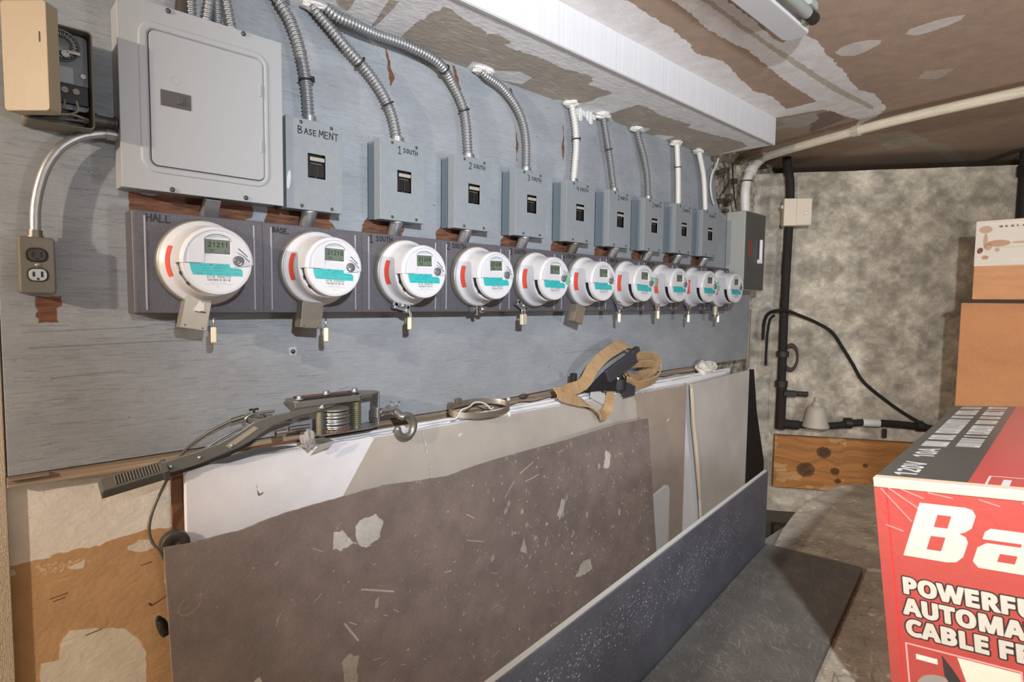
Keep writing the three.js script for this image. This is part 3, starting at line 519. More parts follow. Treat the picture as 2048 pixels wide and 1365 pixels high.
// locking hardware under the meters, then padlocks
M.lockA = std(0xa8a296, 0.45, 0.55, { bumpMap: bumpTex('fine', () => 0), bumpScale: 0.0004 }); M.lockB = std(0x7d776c, 0.5, 0.55, { bumpMap: hammered, bumpScale: 0.0005 });
function lockBox(label, x, y, z, turn, m, torn, w = 0.05, h = 0.066, d = 0.034) {
  const t = thing('ring_lock_box', label, 'lock box', [x, y, z], 'lock boxes under the meters'); t.rotation.z = turn;
  part('housing', [plate(roundRect(w, h, 0.0015, 0, 0), d, -d / 2, 0.0012, [roundRect(w - 0.004, h - 0.004, 0.001, 0, 0)]), bx(w - 0.002, h - 0.002, 0.0016, 0, 0, d / 2 - 0.001, 0.0005)], m, t);
  if (torn) { part('torn_label', [plate([[-0.008, 0.006], [0.002, 0.028], [0.008, 0.022], [0.01, 0.026], [0.013, 0.01], [0.004, 0.005]], 0.0012, d / 2 + 0.0003)], std(0xd5d3cb, 0.8), t); part('scratch', [bx(0.02, 0.003, 0.0008, 0.007, 0.005, d / 2 + 0.0009).rotateZ(0)], M.rust, t); }
  for (const [a, b] of [[0.016, -0.028], [-0.018, -0.026]]) part('rivet', cy(0.0018, 0.0018, 0.0014, 'z', a, b, d / 2 + 0.0004, 10), M.screw, t);
}
lockBox('shiny metal lock box with a torn label under the first meter', 0.082, 1.366, 0.083, -0.18, M.lockA, true);
lockBox('speckled dull metal lock box under the second meter', 0.332, 1.361, 0.083, -0.1, M.lockB, false, 0.052, 0.062);
lockBox('tilted beige metal lock box under the sixth meter', 1.315, 1.357, 0.083, -0.3, std(0x8a8171, 0.5, 0.4), false, 0.05, 0.062);
function hasp(label, x, y, turn, m = M.galv) {
  const t = thing('ring_hasp', label, 'hasp', [x, y, 0.088], 'ring hasps under the meters'); t.rotation.z = turn;
  part('strap_plate', [bx(0.055, 0.011, 0.004, 0, 0.004, 0.006, 0.001), bx(0.05, 0.009, 0.006, 0.002, -0.004, 0, 0.001), bx(0.01, 0.018, 0.016, -0.018, 0, 0, 0.002), bx(0.01, 0.02, 0.016, 0.02, -0.002, 0, 0.002)], m, t);
  for (const a of [-0.012, 0.004]) part('bolt', mg(cy(0.0045, 0.0045, 0.006, 'z', a, 0.004, 0.01, 6), cy(0.002, 0.002, 0.01, 'z', a, 0.004, 0.01, 10)), M.chrome, t);
}
hasp('bolted metal hasp clamped under the 1 South meter', 0.583, 1.381, -0.22); hasp('crossed metal hasp clamped under the 3 South meter', 1.035, 1.385, -0.55);
hasp('small bright hasp under the seventh meter', 1.558, 1.383, -1.2); hasp('small pale hasp under the eighth meter', 1.822, 1.384, -1.3, M.lockA); hasp('small steel hasp under the ninth meter', 2.072, 1.382, -0.9);
{
  const t = thing('ring_bolt', 'round headed cross bolt clamping the ring under the 2 South meter', 'bolt', [0.853, 1.374, 0.086], 'ring bolts under the meters');
  part('shank', [cy(0.0055, 0.0055, 0.034, 'x', -0.004, 0, 0), bx(0.01, 0.03, 0.012, 0, -0.002, 0, 0.002)], M.chrome, t); part('head', lump(1, 0.011, 0.011, 0.011, 0, 1).translate(0.02, 0, 0), M.chrome, t); part('nut', cy(0.009, 0.009, 0.008, 'x', -0.018, 0, 0, 6), M.galv, t);
  const u = thing('ring_bolt', 'tan barrel lock under the farthest meter', 'bolt', [2.318, 1.366, 0.088], 'ring bolts under the meters');
  part('barrel', cy(0.012, 0.012, 0.042, 'y', 0, 0, 0), std(0xb2a88c, 0.45, 0.3), u); part('cap', cy(0.0135, 0.012, 0.008, 'y', 0, -0.022, 0), M.dullsteel, u);
}
const padWhere = ['beside the shiny lock box of the first meter', 'beside the speckled lock box of the second meter', 'from the bolted hasp under the 1 South meter', 'from the crossed hasp under the 3 South meter', 'under the seventh meter', 'under the eighth meter', 'under the ninth meter', 'under the farthest meter'];
{
  const proto = thing('padlock', '', 'padlock', [0, 0, 0], 'small padlocks hanging under the meters');
  part('lock_body', [bx(0.024, 0.034, 0.012, 0, -0.017, 0, 0.0025)], std(0xcfcab0, 0.42, 0.25), proto);
  part('shackle', tube([[-0.008, -0.001, 0], [-0.008, 0.012, 0], [-0.0055, 0.0185, 0], [0, 0.021, 0], [0.0055, 0.0185, 0], [0.008, 0.012, 0], [0.008, -0.001, 0]], 0.0019, 30, 8), M.chrome, proto);
  part('keyway', cy(0.0035, 0.0035, 0.0006, 'y', 0, -0.0342, 0, 12), M.brass, proto);
  [[0.1165, 1.338, 0.094, 1.25], [0.369, 1.331, 0.094, 1.15], [0.6125, 1.354, 0.092, 0.75], [1.043, 1.3585, 0.092, 0.15], [1.556, 1.358, 0.092, 0.8], [1.821, 1.368, 0.092, 0.9], [2.069, 1.35, 0.092, 0.6], [2.342, 1.345, 0.092, 0.5]].forEach(([x, y, z, r], i) => {
    const o = i ? proto.clone() : proto; if (i) { o.name = numbered('padlock'); scene.add(o); }
    o.position.set(x, y, z); o.rotation.y = r;
    o.userData = { label: 'small pale padlock hanging ' + padWhere[i], category: 'padlock', group: 'small padlocks hanging under the meters' };
  });
}
// green plastic seal tags
for (const [i, x, y, label] of [[0, 1.195, 1.478, 'green plastic seal tag between the fifth and sixth meters'], [1, 1.705, 1.486, 'tangled green seal tag between the seventh and eighth meters'], [2, 2.205, 1.478, 'green seal tag between the ninth and last meters']]) {
  const g = []; for (let k = 0; k < 5; k++) { const a = k * 1.3 + i, r = 0.02; g.push(tube([[0, 0, 0], [r * 0.5 * Math.cos(a), r * 0.6 * Math.sin(a), 0.006], [r * Math.cos(a + 0.5), r * Math.sin(a + 0.5), 0.004]], 0.0016, 14, 6)); }
  solo('seal_tag', label, 'seal tag', mg(...g, bx(0.014, 0.02, 0.002, 0.004, -0.012, 0.004, 0.0008)), std(0x6fae8e, 0.4), [x - 0.036, y, 0.172], 'green seal tags on the meters');
}

// ---------- breaker boxes ----------
M.boxback = std(0x757f85, 0.5); M.box = std(0x868e92, 0.42, 0, { bumpMap: bumpTex('peel', () => 0, [2, 2]), bumpScale: 0.00015 });
const BOXX = [0.287, 0.534, 0.778, 1.023, 1.268, 1.508, 1.742, 1.976, 2.208], BOXT = ['BASEMENT', '1 SOUTH', '2 SOUTH', '3 SOUTH', '4 SOUTH', '1 NORTH', '2 NORTH', '3 NORTH', '4 NORTH'];
const boxWhere = ['marked BASEMENT, next to the big panel', 'marked 1 SOUTH, next right of the basement box', 'marked 2 SOUTH, under the conduit that lies along the soffit', 'marked 3 SOUTH, under the conduit bowing from a plaster dab', 'fifth from the left, under the bright straight conduit', 'sixth from the left, under the slim dark conduit', 'seventh from the left, third from the far end', 'eighth from the left, next to last', 'farthest of the row, before the disconnect switch'];
{
  const w = 0.141, h = 0.211, win = rect(0.0525, h / 2 - 0.0285, 0.097, h / 2 + 0.0285), up = (g) => g.translate(0, 0, 0.02);
  const gBody = plate(rect(0.003, 0.003, w - 0.003, h - 0.003), 0.045, 0.0005, 0.001, [rect(0.006, 0.006, w - 0.006, h - 0.006)]), gFlange = plate(rect(0.0005, 0.0005, w - 0.0005, h - 0.0005), 0.03, 0.0377, 0.001, [rect(0.0035, 0.0035, w - 0.0035, h - 0.0035)]), gBack = bx(w - 0.006, h - 0.006, 0.002, w / 2, h / 2, 0.003);
  const gBreaker = up(mg(bx(0.05, 0.07, 0.034, 0.076, h / 2, 0.021), bx(0.0185, 0.03, 0.006, 0.066, h / 2 - 0.009, 0.041, 0.001), bx(0.0185, 0.03, 0.006, 0.087, h / 2 - 0.009, 0.041, 0.001)));
  const gTie = up(mg(bx(0.036, 0.0095, 0.007, 0.0765, h / 2 + 0.0165, 0.0475, 0.0015))), gRibs = up(mg(bx(0.0022, 0.032, 0.001, 0.0757, h / 2 - 0.01, 0.0405), bx(0.03, 0.0016, 0.001, 0.0757, h / 2 + 0.007, 0.0445)));
  const gScrew = mg(latheZ([[0, 0.0025], [0.0025, 0.0022], [0.0042, 0.0008], [0.0042, 0]], 18), bx(0.0065, 0.001, 0.0006, 0, 0, 0.0026));
  BOXX.forEach((x, i) => {
    const t = thing('breaker_box', 'grey metal breaker box ' + boxWhere[i], 'breaker box', [x, 1.6105 + (i > 6 ? 0.006 : 0), 0], 'breaker boxes above the meters');
    const W = 220, H = 332, c = canvasOf(W, H, (g) => {
      g.fillStyle = '#868e92'; g.fillRect(0, 0, W, H);
      if (!i) { scrawl(g, 'B', 46, 28, 27, { w: 3.4 }); scrawl(g, 'ASE', 70, 34, 20, { w: 3.3, track: 1.12, drop: 0.5 }); scrawl(g, 'MENT', 126, 30, 25, { w: 3.3, track: 1.0, drop: 0.4 }); }
      else { scrawl(g, BOXT[i][0], 84, 24, i < 3 ? 30 : 27, { w: 3.2 }); scrawl(g, BOXT[i].slice(2), 112, 28, 17, { w: 3.2, track: 1.14, drop: 0.4 }); }
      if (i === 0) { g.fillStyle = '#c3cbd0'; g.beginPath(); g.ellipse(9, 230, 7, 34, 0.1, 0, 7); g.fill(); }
    });
    grain(c, (px, py) => 0.95 + 0.06 * fbm(px / 20 + i * 9, py / 20, 3) + 0.04 * (hash(px, py) - 0.5));
    part('back_box', [gBody, gBack], M.boxback, t);
    part('cover_flange', gFlange, M.box, t);
    part('front_cover', uvBy(plate(rect(0, 0, w, h), 0.0025, 0.0675, 0.0008, [win]), 'X', 'Y', 0, w, 0, h), std(0xffffff, 0.42, 0, { map: texOf(c), bumpMap: bumpTex('peel', () => 0, [2, 2]), bumpScale: 0.00015 }), t);
    const b = part('breaker', gBreaker, M.black, t); part('handle_tie', gTie, std(0x9a958a, 0.5), b); part('breaker_ribs', gRibs, std(0x6d6a66, 0.5), b);
    for (const [a, e] of [[0.036, 0.0085], [0.112, 0.0085], [0.036, h - 0.009], [0.112, h - 0.009]]) part('screw', gScrew.clone().translate(a, e, 0.07), M.screw, t);
    // short nipple down to the trough
  });
  const nipW = ['under the big panel, flattened and bright', 'under the basement box', 'under the box right of the basement box', 'under the fourth meter box from the left', 'between the 3 SOUTH box and the trough', 'dark, under the fifth breaker box', 'under the sixth breaker box', 'under the seventh breaker box', 'under the eighth breaker box', 'under the farthest breaker box'];
  [0.128, ...BOXX.map((x) => x + (x > 1.2 ? 0.078 : 0.066))].forEach((x, i) => solo('conduit_nipple', 'short metal conduit nipple ' + nipW[i], 'conduit', i ? [rod(V(0, -0.001, -0.012), V(0, 0.046, 0.014), 0.0175, 20), cy(0.021, 0.021, 0.004, 'y', 0, 0.0395, 0.01, 8)] : [rod(V(0, -0.001, -0.014), V(0.004, 0.046, 0.016), 0.0165, 20), bx(0.03, 0.042, 0.005, 0, 0, 0, 0.001).rotateX(0.55).translate(0.003, 0.022, 0.018)], i === 5 ? M.dullsteel : M.galv, [x, 1.5695, 0.034], 'nipples between breaker boxes and trough'));
}
// ---------- flexible conduits ----------
const Z0 = 0.034;
const runs = [
  ['from the soffit down to the basement box', [[0.283, 2.106], [0.289, 2.09], [0.313, 2.058], [0.332, 2.015], [0.345, 1.968], [0.354, 1.915], [0.361, 1.824]], [0.66], 0.0138],
  ['curving from the soffit to the 1 South box', [[0.372, 2.106], [0.378, 2.098], [0.406, 2.076], [0.459, 2.034], [0.523, 1.988], [0.567, 1.942], [0.595, 1.891], [0.611, 1.824]], [0.42, 0.73], 0.0138],
  ['lying along the soffit then dropping to the 2 South box', [[0.392, 2.1], [0.42, 2.088], [0.47, 2.083], [0.53, 2.083], [0.638, 2.083], [0.738, 2.066], [0.802, 2.026], [0.842, 1.963], [0.861, 1.824]], [0.58, 0.78], 0.0138],
  ['bowing from the plaster dab to the 3 South box', [[0.905, 2.098], [0.927, 2.087], [0.99, 2.07], [1.044, 2.037], [1.084, 1.991], [1.103, 1.93], [1.106, 1.824]], [], 0.0132],
  ['bright and nearly straight to the fifth box', [[1.326, 2.106], [1.33, 2.09], [1.348, 2.03], [1.356, 1.962], [1.351, 1.89], [1.344, 1.824]], [0.45], 0.0132],
  ['slim and dark, down to the sixth box', [[1.508, 2.106], [1.514, 2.08], [1.535, 2.014], [1.557, 1.944], [1.588, 1.824]], [0.45], 0.0115],
  ['down to the seventh box', [[1.728, 2.106], [1.736, 2.072], [1.778, 2.002], [1.807, 1.926], [1.82, 1.824]], [], 0.0128],
  ['white and straight, down to the eighth box', [[2.03, 2.106], [2.031, 2.079], [2.046, 1.963], [2.054, 1.826]], [0.4], 0.0115],
  ['white and smooth, down to the farthest box', [[2.215, 2.1], [2.228, 2.074], [2.268, 1.99], [2.296, 1.826]], [], 0.0115],
];
const straps = (t, pts, at, r) => { const c = curveOf(pts); for (const u of at) { const p = c.getPointAt(u), d = c.getTangentAt(u), s = part('strap', [new THREE.TorusGeometry(r * 1.12, 0.0022, 8, 24), bx(0.012, 0.003, 0.014, r * 1.35, 0, -0.004)], M.darksteel, t); s.position.copy(p); s.quaternion.setFromUnitVectors(V(0, 0, 1), d); } };
runs.forEach(([where, p2, at, r], i) => {
  const t = thing('flexible_conduit', 'flexible metal conduit ' + where, 'conduit', [0, 0, 0], 'flexible conduits above the breaker boxes');
  const pts = p2.map(([x, y]) => [x, y, i === 2 && y > 2.04 ? (x < 0.5 ? 0.06 : 0.05) : Z0]);
  part('hose', i >= 7 ? tube(pts, r, 60, 16) : flex(pts, r, i > 3 ? 0.0095 : 0.0088), i === 4 ? std(0xd3d3cf, 0.5, 0.3) : i >= 7 ? M.pvc : i === 5 || i === 6 ? std(0x8f9294, 0.45, 0.6) : M.flex, t);
  straps(t, pts, at, r);
  const e = pts[pts.length - 1];
  part('connector', [cy(r * 1.25, r * 1.18, 0.016, 'y', e[0], 1.831, Z0, 20), cy(r * 1.5, r * 1.5, 0.004, 'y', e[0], 1.8235, Z0, 8), bx(0.012, 0.006, 0.006, e[0] + r * 1.3, 1.829, Z0 + 0.004, 0.001)], M.galv, t);
});
[[[0.104, 2.11], [0.102, 2.03], [0.104, 1.97]], [[0.15, 2.11], [0.138, 2.037], [0.128, 1.97]], [[0.152, 2.11], [0.153, 2.04], [0.155, 1.97]], [[0.156, 2.11], [0.17, 2.045], [0.184, 1.97]]].forEach((p, i) => {
  const t = thing('flexible_conduit', 'ridged conduit entering the top of the big panel, ' + ['leftmost of four', 'second of four', 'third of four', 'rightmost of four, beside the corner screw'][i], 'conduit', [0, 0, 0], 'conduits on top of the big panel');
  part('hose', flex(p.map(([x, y]) => [x, y, 0.038 + (i % 2) * 0.008]), 0.0105), M.flex, t); part('connector', cy(0.0135, 0.0135, 0.012, 'y', p[2][0], 1.978, 0.038 + (i % 2) * 0.008), M.galv, t);
});
{ const t = thing('dark_conduit_elbow', 'dark dirty pipe stub rising behind the top of the big panel', 'conduit', [0, 0, 0]); part('pipe', tube([[0.09, 1.97, 0.03], [0.09, 2.01, 0.03], [0.1, 2.05, 0.03], [0.112, 2.11, 0.03]], 0.014, 24, 14), std(0x413a33, 0.7, 0.3), t); part('connector', cy(0.017, 0.017, 0.012, 'y', 0.09, 1.978, 0.03), M.darksteel, t); }

// ---------- far end of the wall: disconnect, thick white conduit, loose cable ----------
{
  const t = thing('disconnect_switch', 'grey disconnect box with a shade-darkened front and white handle at the far end', 'disconnect switch', [2.685, 1.468, 0]);
  const m = std(0x9ea29e, 0.5, 0.05);
  part('enclosure', bx(0.222, 0.394, 0.1, 0, 0.197, 0.051, 0.004), m, t); part('door', plate(roundRect(0.22, 0.385, 0.004, 0, 0.197), 0.005, 0.0995, 0.0012), std(0x4d4e4d, 0.5, 0.05), t);  // pale sides and dark door colour in how light falls on the box
  part('warning_label', plate(rect(-0.075, 0.17, -0.045, 0.25), 0.0008, 0.1047), std(0x8d3a2c, 0.6), t); part('handle', [bx(0.014, 0.12, 0.014, 0.04, 0.2, 0.117, 0.004), cy(0.012, 0.012, 0.02, 'z', 0.04, 0.15, 0.112)], M.white, t);
}
{
  const t = thing('white_conduit', 'thick white plastic conduit bending up from the disconnect box', 'conduit', [0, 0, 0]);
  part('pipe', tube([[2.7, 1.855, 0.04], [2.69, 1.93, 0.04], [2.688, 1.985, 0.04], [2.705, 2.04, 0.04], [2.745, 2.09, 0.04], [2.81, 2.14, 0.04], [2.9, 2.19, 0.04]], 0.0235, 50, 18), M.pvc, t);
  part('coupling', [cy(0.029, 0.029, 0.03, 'y', 0, 0, 0)], M.pvc, t).position.set(2.745, 2.09, 0.04); t.children[1].rotation.z = -0.72; part('strap', new THREE.TorusGeometry(0.025, 0.004, 8, 20), M.rust, t).position.set(2.7, 2.03, 0.04); t.children[2].rotation.x = Math.PI / 2;
}
solo('loose_cable', 'thin white cable looping beside the rough hole in the plywood', 'cable', tube([[2.43, 2.1, 0.02], [2.4, 2.06, 0.025], [2.357, 2.02, 0.03], [2.342, 1.962, 0.03], [2.362, 1.907, 0.028], [2.4, 1.88, 0.02]], 0.0048, 40, 10), M.pvc);
{ const t = thing('junction_fittings', 'cluster of small dirty cable clamps in the rough wall hole', 'fittings', [2.56, 1.97, -0.022]); [[0, 0.1, 0.02], [-0.06, 0.08, 0.018], [-0.05, -0.06, 0.02], [0.02, -0.1, 0.014], [0.1, 0.06, 0.022], [0.06, -0.03, 0.03]].forEach(([x, y, r], i) => part('clamp', [cy(r * 0.7, r * 0.7, 0.03, 'z', x, y, 0.012, 12), bx(r * 1.6, r * 0.6, 0.014, x, y, 0.02, 0.002)], i % 2 ? M.dullsteel : std(0x4b4640, 0.8), t)); part('wire', tube([[0.08, 0.15, 0.01], [0.05, 0.08, 0.03], [0.09, 0, 0.02], [0.12, -0.08, 0.02]], 0.004, 24, 8), M.blackrough, t); part('wire', tube([[-0.02, 0.14, 0.01], [0.01, 0.05, 0.03], [-0.03, -0.02, 0.02]], 0.004, 24, 8), M.darksteel, t); }

// ---------- boards leaning on the wall below the plywood ----------
{
  M.hard = std(0x5d4638, 0.8);
  solo('hardboard_sheet', 'thin rusty brown hardboard sheet standing behind the white drywall, only its edge showing', 'board', mg(plate(rect(0.044, 0.001, 0.6, 1.05), 0.011, 0.02, 0.0015)), std(0x6e4a33, 0.85));
  M.gyp = std(0xb9b6b0, 0.9); const core = std(0xdedfe0, 0.92, 0, { bumpMap: bumpTex('mud', () => 0, [8, 1]), bumpScale: 0.001 });
  solo('drywall_sheet', 'drywall sheet at the back of the leaning stack, its top edge showing', 'drywall', plate([[0.07, 0.001], [2.58, 0.001], [2.58, 1.074], [2.1, 1.068], [1.28, 1.056], [0.8, 1.047], [0.07, 1.045]], 0.0135, 0.033, 0.0015), core, [0, 0, 0], 'drywall sheets leaning below the meters');
  solo('drywall_sheet', 'middle drywall sheet of the leaning stack, slightly lower than the back one', 'drywall', plate([[0.062, 0.001], [2.5, 0.001], [2.5, 1.066], [2.1, 1.061], [1.28, 1.05], [0.8, 1.043], [0.062, 1.041]], 0.0165, 0.048, 0.0015), core, [0, 0, 0], 'drywall sheets leaning below the meters');
  const x0 = 0.05, x1 = 2.12, y0 = 0.3, y1 = 1.045, W = 2048, H = 740, k = W / (x1 - x0);
  const c = canvasOf(W, H, (g) => {
    g.fillStyle = '#b3aca1'; g.fillRect(0, 0, W, H);
    g.fillStyle = '#e2e3e6'; poly(g, [[0, 1.1], [0.55, 1.1], [0.512, 1.041], [0.425, 0.91], [0.36, 0.81], [0.3, 0.3], [0, 0.3]], 0.0008, k, -k, x0, y1);
    g.fillStyle = '#c9cbd0'; poly(g, [[0.5, 1.06], [0.5, 1.036], [2.2, 1.038], [2.2, 1.06]], 0, k, -k, x0, y1);
    g.fillStyle = '#dcdcd8'; for (let i = 0; i < 26; i++) { const t = i / 26, X = 0.658 + 0.036 * t + 0.004 * (rnd() - 0.5), Y = 1.04 - 0.15 * t; poly(g, [[X, Y], [X + rr(0.002, 0.005), Y - 0.001], [X + 0.001, Y - rr(0.004, 0.007)]], 0, k, -k, x0, y1); }
    g.strokeStyle = '#6f6a60'; g.lineWidth = 1.3; g.globalAlpha = 0.7; g.beginPath(); for (let i = 0; i < 40; i++) { const t = i / 40; g.lineTo((0.657 + 0.036 * t + 0.005 * (fbm(t * 20, 3) - 0.5) - x0) * k, (y1 - 1.04 + 0.15 * t) * k); } g.stroke();
    g.globalAlpha = 0.85; g.fillStyle = '#55534f'; poly(g, [[0.205, 0.963], [0.212, 0.951], [0.222, 0.954], [0.216, 0.948], [0.207, 0.947]], 0.002, k, -k, x0, y1); poly(g, [[0.204, 0.975], [0.206, 0.968], [0.205, 0.964]], 0, k, -k, x0, y1);
    g.globalAlpha = 0.9; g.fillStyle = '#d7d8d8'; for (const [a, b, w, h] of [[0.79, 0.995, 0.015, 0.012], [1.52, 0.985, 0.012, 0.03], [1.89, 0.9, 0.02, 0.014], [1.86, 0.985, 0.02, 0.02]]) poly(g, [[a, b], [a + w, b + h * 0.3], [a + w * 0.8, b + h], [a + 0.1 * w, b + h * 0.8]], 0.003, k, -k, x0, y1);
    g.globalAlpha = 1; g.fillStyle = '#a09386'; poly(g, [[1.69, 1.032], [1.72, 0.9], [1.7, 0.2], [2.2, 0.2], [2.2, 1.034]], 0.01, k, -k, x0, y1);  // far right browned: paper tint plus light fall-off put into the colour
    g.fillStyle = '#d9d4c6'; poly(g, [[1.94, 0.885], [1.96, 0.895], [1.958, 0.902], [1.938, 0.89]], 0.001, k, -k, x0, y1);
  });
  grain(c, (x, y) => 0.94 + 0.08 * fbm(x / 50, y / 50) + 0.04 * hash(x, y));
  const edge = []; for (let i = 0; i <= 60; i++) edge.push([0.08 + (2.02 * i) / 60, 1.04 + 0.0015 * Math.sin(i * 2.1)]);
  solo('drywall_sheet', 'front drywall sheet of the stack, white painted at left and bare grey paper at right', 'drywall', uvBy(plate([[0.056, 0.001], [2.1, 0.001], ...edge.reverse(), [0.066, 1.036], [0.058, 1.024]], 0.0135, 0.066, 0.002), 'X', 'Y', x0, x1, y0, y1), std(0xffffff, 0.85, 0, { map: texOf(c) }), [0, 0, 0], 'drywall sheets leaning below the meters');
  solo('plaster_crumb', 'white filler dab on the drywall edge between metal ring and yellow strap', 'plaster', lump(1, 0.004, 0.011, 0.01, 0.3, 2, 2, 4), M.plaster, [0.998, 1.037, 0.077]);
  const rb = canvasOf(512, 512, (g) => { g.fillStyle = '#bbb8b1'; g.fillRect(0, 0, 512, 512); }); grain(rb, (x, y) => 0.9 + 0.14 * fbm(x / 70, y / 70) + 0.05 * hash(x, y));
  const t = thing('drywall_sheet', 'light grey drywall offcut with a torn slanted left edge, far end of stack', 'drywall', [0, 0, 0], 'drywall sheets leaning below the meters');
  part('panel', uvBy(plate([[2.3, 0.001], [2.69, 0.001], [2.688, 1.052], [2.68, 1.06], [2.108, 1.038], [2.137, 0.85], [2.179, 0.68], [2.225, 0.48]], 0.013, 0.086, 0.0015), 'X', 'Y', 2, 2.8, 0, 1.1), std(0xffffff, 0.88, 0, { map: texOf(rb) }), t);
  part('torn_edge', band([[2.106, 1.02, 0.098, 1, 0.1, 0.6], [2.13, 0.86, 0.102, 1, 0.1, 0.3], [2.168, 0.69, 0.104, 1, 0.2, 0.6], [2.215, 0.49, 0.1, 1, 0.1, 0.2]], 0.014, 0.002, 40), std(0xcbbca4, 0.9), t);
  solo('board_offcut', 'small white rounded board offcut behind the dark metal panel', 'board', plate([[1.70, 0.001], [1.92, 0.001], [1.915, 0.6], [1.905, 0.622], [1.885, 0.627], [1.77, 0.6], [1.75, 0.585]], 0.012, 0.108, 0.003), std(0xbdbdba, 0.85));
  solo('dark_sheet', 'near-black flat sheet in the far corner beside the drywall', 'board', plate([[2.705, 0.001], [2.705, 1.04], [2.87, 1.045], [2.93, 0.8], [3.05, 0.5], [3.06, 0.001]], 0.012, 0.03, 0.001), std(0x1c1c1d, 0.7));  // flat near-black polygon for the dark corner strip
  solo('wood_lath', 'narrow pale vertical lath at the far edge of the plywood', 'lath', bx(0.018, 0.32, 0.01, 2.872, 1.21, 0.0055, 0.002), std(0x8f887a, 0.85));
}
{
  const x0 = -0.02, x1 = 1.78, y0 = 0.25, y1 = 0.96, W = 2048, H = 808, k = W / (x1 - x0);
  const c = canvasOf(W, H, (g) => {
    g.fillStyle = '#776c66'; g.fillRect(0, 0, W, H);
    const P = (pts, col, j = 0.003, a = 1) => { g.globalAlpha = a; g.fillStyle = col; poly(g, pts, j, k, -k, x0, y1); };
    for (let i = 0; i < 24; i++) { const a = rr(0.6, 1.7), b = rr(0.4, 0.9); P([[a, b], [a + rr(0.03, 0.14), b + 0.02], [a + rr(0.02, 0.1), b + rr(0.03, 0.09)], [a - 0.02, b + 0.03]], '#877b75', 0.02, 0.2); }
    P([[0.425, 0.795], [0.423, 0.837], [0.442, 0.852], [0.482, 0.858], [0.502, 0.826], [0.487, 0.793], [0.447, 0.778]], '#b9b9b3', 0.006); P([[0.361, 0.798], [0.364, 0.837], [0.388, 0.841], [0.398, 0.818], [0.414, 0.803], [0.43, 0.79], [0.42, 0.802], [0.382, 0.792]], '#b4b3ac', 0.005);
    P([[0.37, 0.45], [0.367, 0.523], [0.391, 0.535], [0.415, 0.52], [0.401, 0.487], [0.404, 0.447]], '#a39b90', 0.006, 0.9); P([[1.229, 0.456], [1.277, 0.501], [1.317, 0.496], [1.323, 0.46], [1.258, 0.45]], '#b5b0a8', 0.008, 0.9);
    P([[0.1, 0.44], [0.13, 0.462], [0.2, 0.47], [0.26, 0.45], [0.2, 0.4]], '#a8a399', 0.006, 0.9); P([[0.16, 0.565], [0.175, 0.572], [0.18, 0.555], [0.165, 0.548]], '#b3aca2', 0.003); P([[0.13, 0.54], [0.142, 0.545], [0.14, 0.53]], '#b3aca2', 0.003); P([[0.465, 0.64], [0.478, 0.647], [0.472, 0.62], [0.463, 0.62]], '#a79c90', 0.003, 0.8);
    P([[1.16, 0.69], [1.185, 0.74], [1.2, 0.73], [1.19, 0.69], [1.17, 0.67]], '#b5b1ab', 0.005, 0.85); P([[1.42, 0.8], [1.44, 0.86], [1.47, 0.84], [1.45, 0.79]], '#bdbab4', 0.006, 0.9); P([[0.98, 0.62], [1.0, 0.66], [1.01, 0.6]], '#b1aba4', 0.004, 0.8);
    g.globalAlpha = 0.55; g.strokeStyle = '#a79b90'; g.lineWidth = 2; g.beginPath(); g.ellipse((0.045 - x0) * k, (y1 - 0.775) * k, 26, 18, -0.5, -0.5, 4.6); g.stroke();
    g.lineCap = 'round';
    for (const [a, b, a2, b2, w] of [[0.43, 0.68, 0.52, 0.645, 5], [0.38, 0.612, 0.412, 0.56, 6], [0.77, 0.71, 0.83, 0.69, 3], [1.0, 0.86, 1.06, 0.885, 4], [1.02, 0.83, 1.08, 0.84, 4], [0.93, 0.8, 0.97, 0.84, 3]]) { g.globalAlpha = 0.85; g.strokeStyle = '#b7afa4'; g.lineWidth = w; g.beginPath(); g.moveTo((a - x0) * k, (y1 - b) * k); g.lineTo((a2 - x0) * k, (y1 - b2) * k); g.stroke(); }
    for (let i = 0; i < 620; i++) {                                    // paint flecks, thicker towards the far end
      const a = x0 + Math.pow(rnd(), 0.6) * (x1 - x0), b = rr(0.3, 0.93), s = rr(0.8, 4) * (a > 0.8 ? 1.25 : 0.9);
      g.globalAlpha = rr(0.35, 0.95); g.fillStyle = g.strokeStyle = rnd() < 0.5 ? '#bcb6ad' : '#a1968c';
      if (rnd() < 0.3) { g.lineWidth = rr(1, 3); const L = rr(6, 34), q = rr(-1.2, 1.2); g.beginPath(); g.moveTo((a - x0) * k, (y1 - b) * k); g.lineTo((a - x0) * k + L * Math.cos(q), (y1 - b) * k + L * Math.sin(q)); g.stroke(); }
      else { g.beginPath(); g.ellipse((a - x0) * k, (y1 - b) * k, s, s * rr(0.6, 1.5), rr(0, 3), 0, 7); g.fill(); }
    }
    for (let i = 0; i < 44; i++) { const a = rr(0.85, 1.7), b = rr(0.5, 0.92), s = rr(0.004, 0.014); P([[a, b], [a + s, b + s * 0.6], [a + s * 0.7, b + s * 1.8], [a - s * 0.2, b + s]], rnd() < 0.6 ? '#aaa59f' : '#968c84', 0.004, rr(0.5, 0.9)); }
  });
  grain(c, (x, y) => 0.82 + 0.22 * fbm(x / 60, y / 60, 4) + 0.12 * fbm(x / 4, y / 4, 2) + 0.05 * hash(x, y));
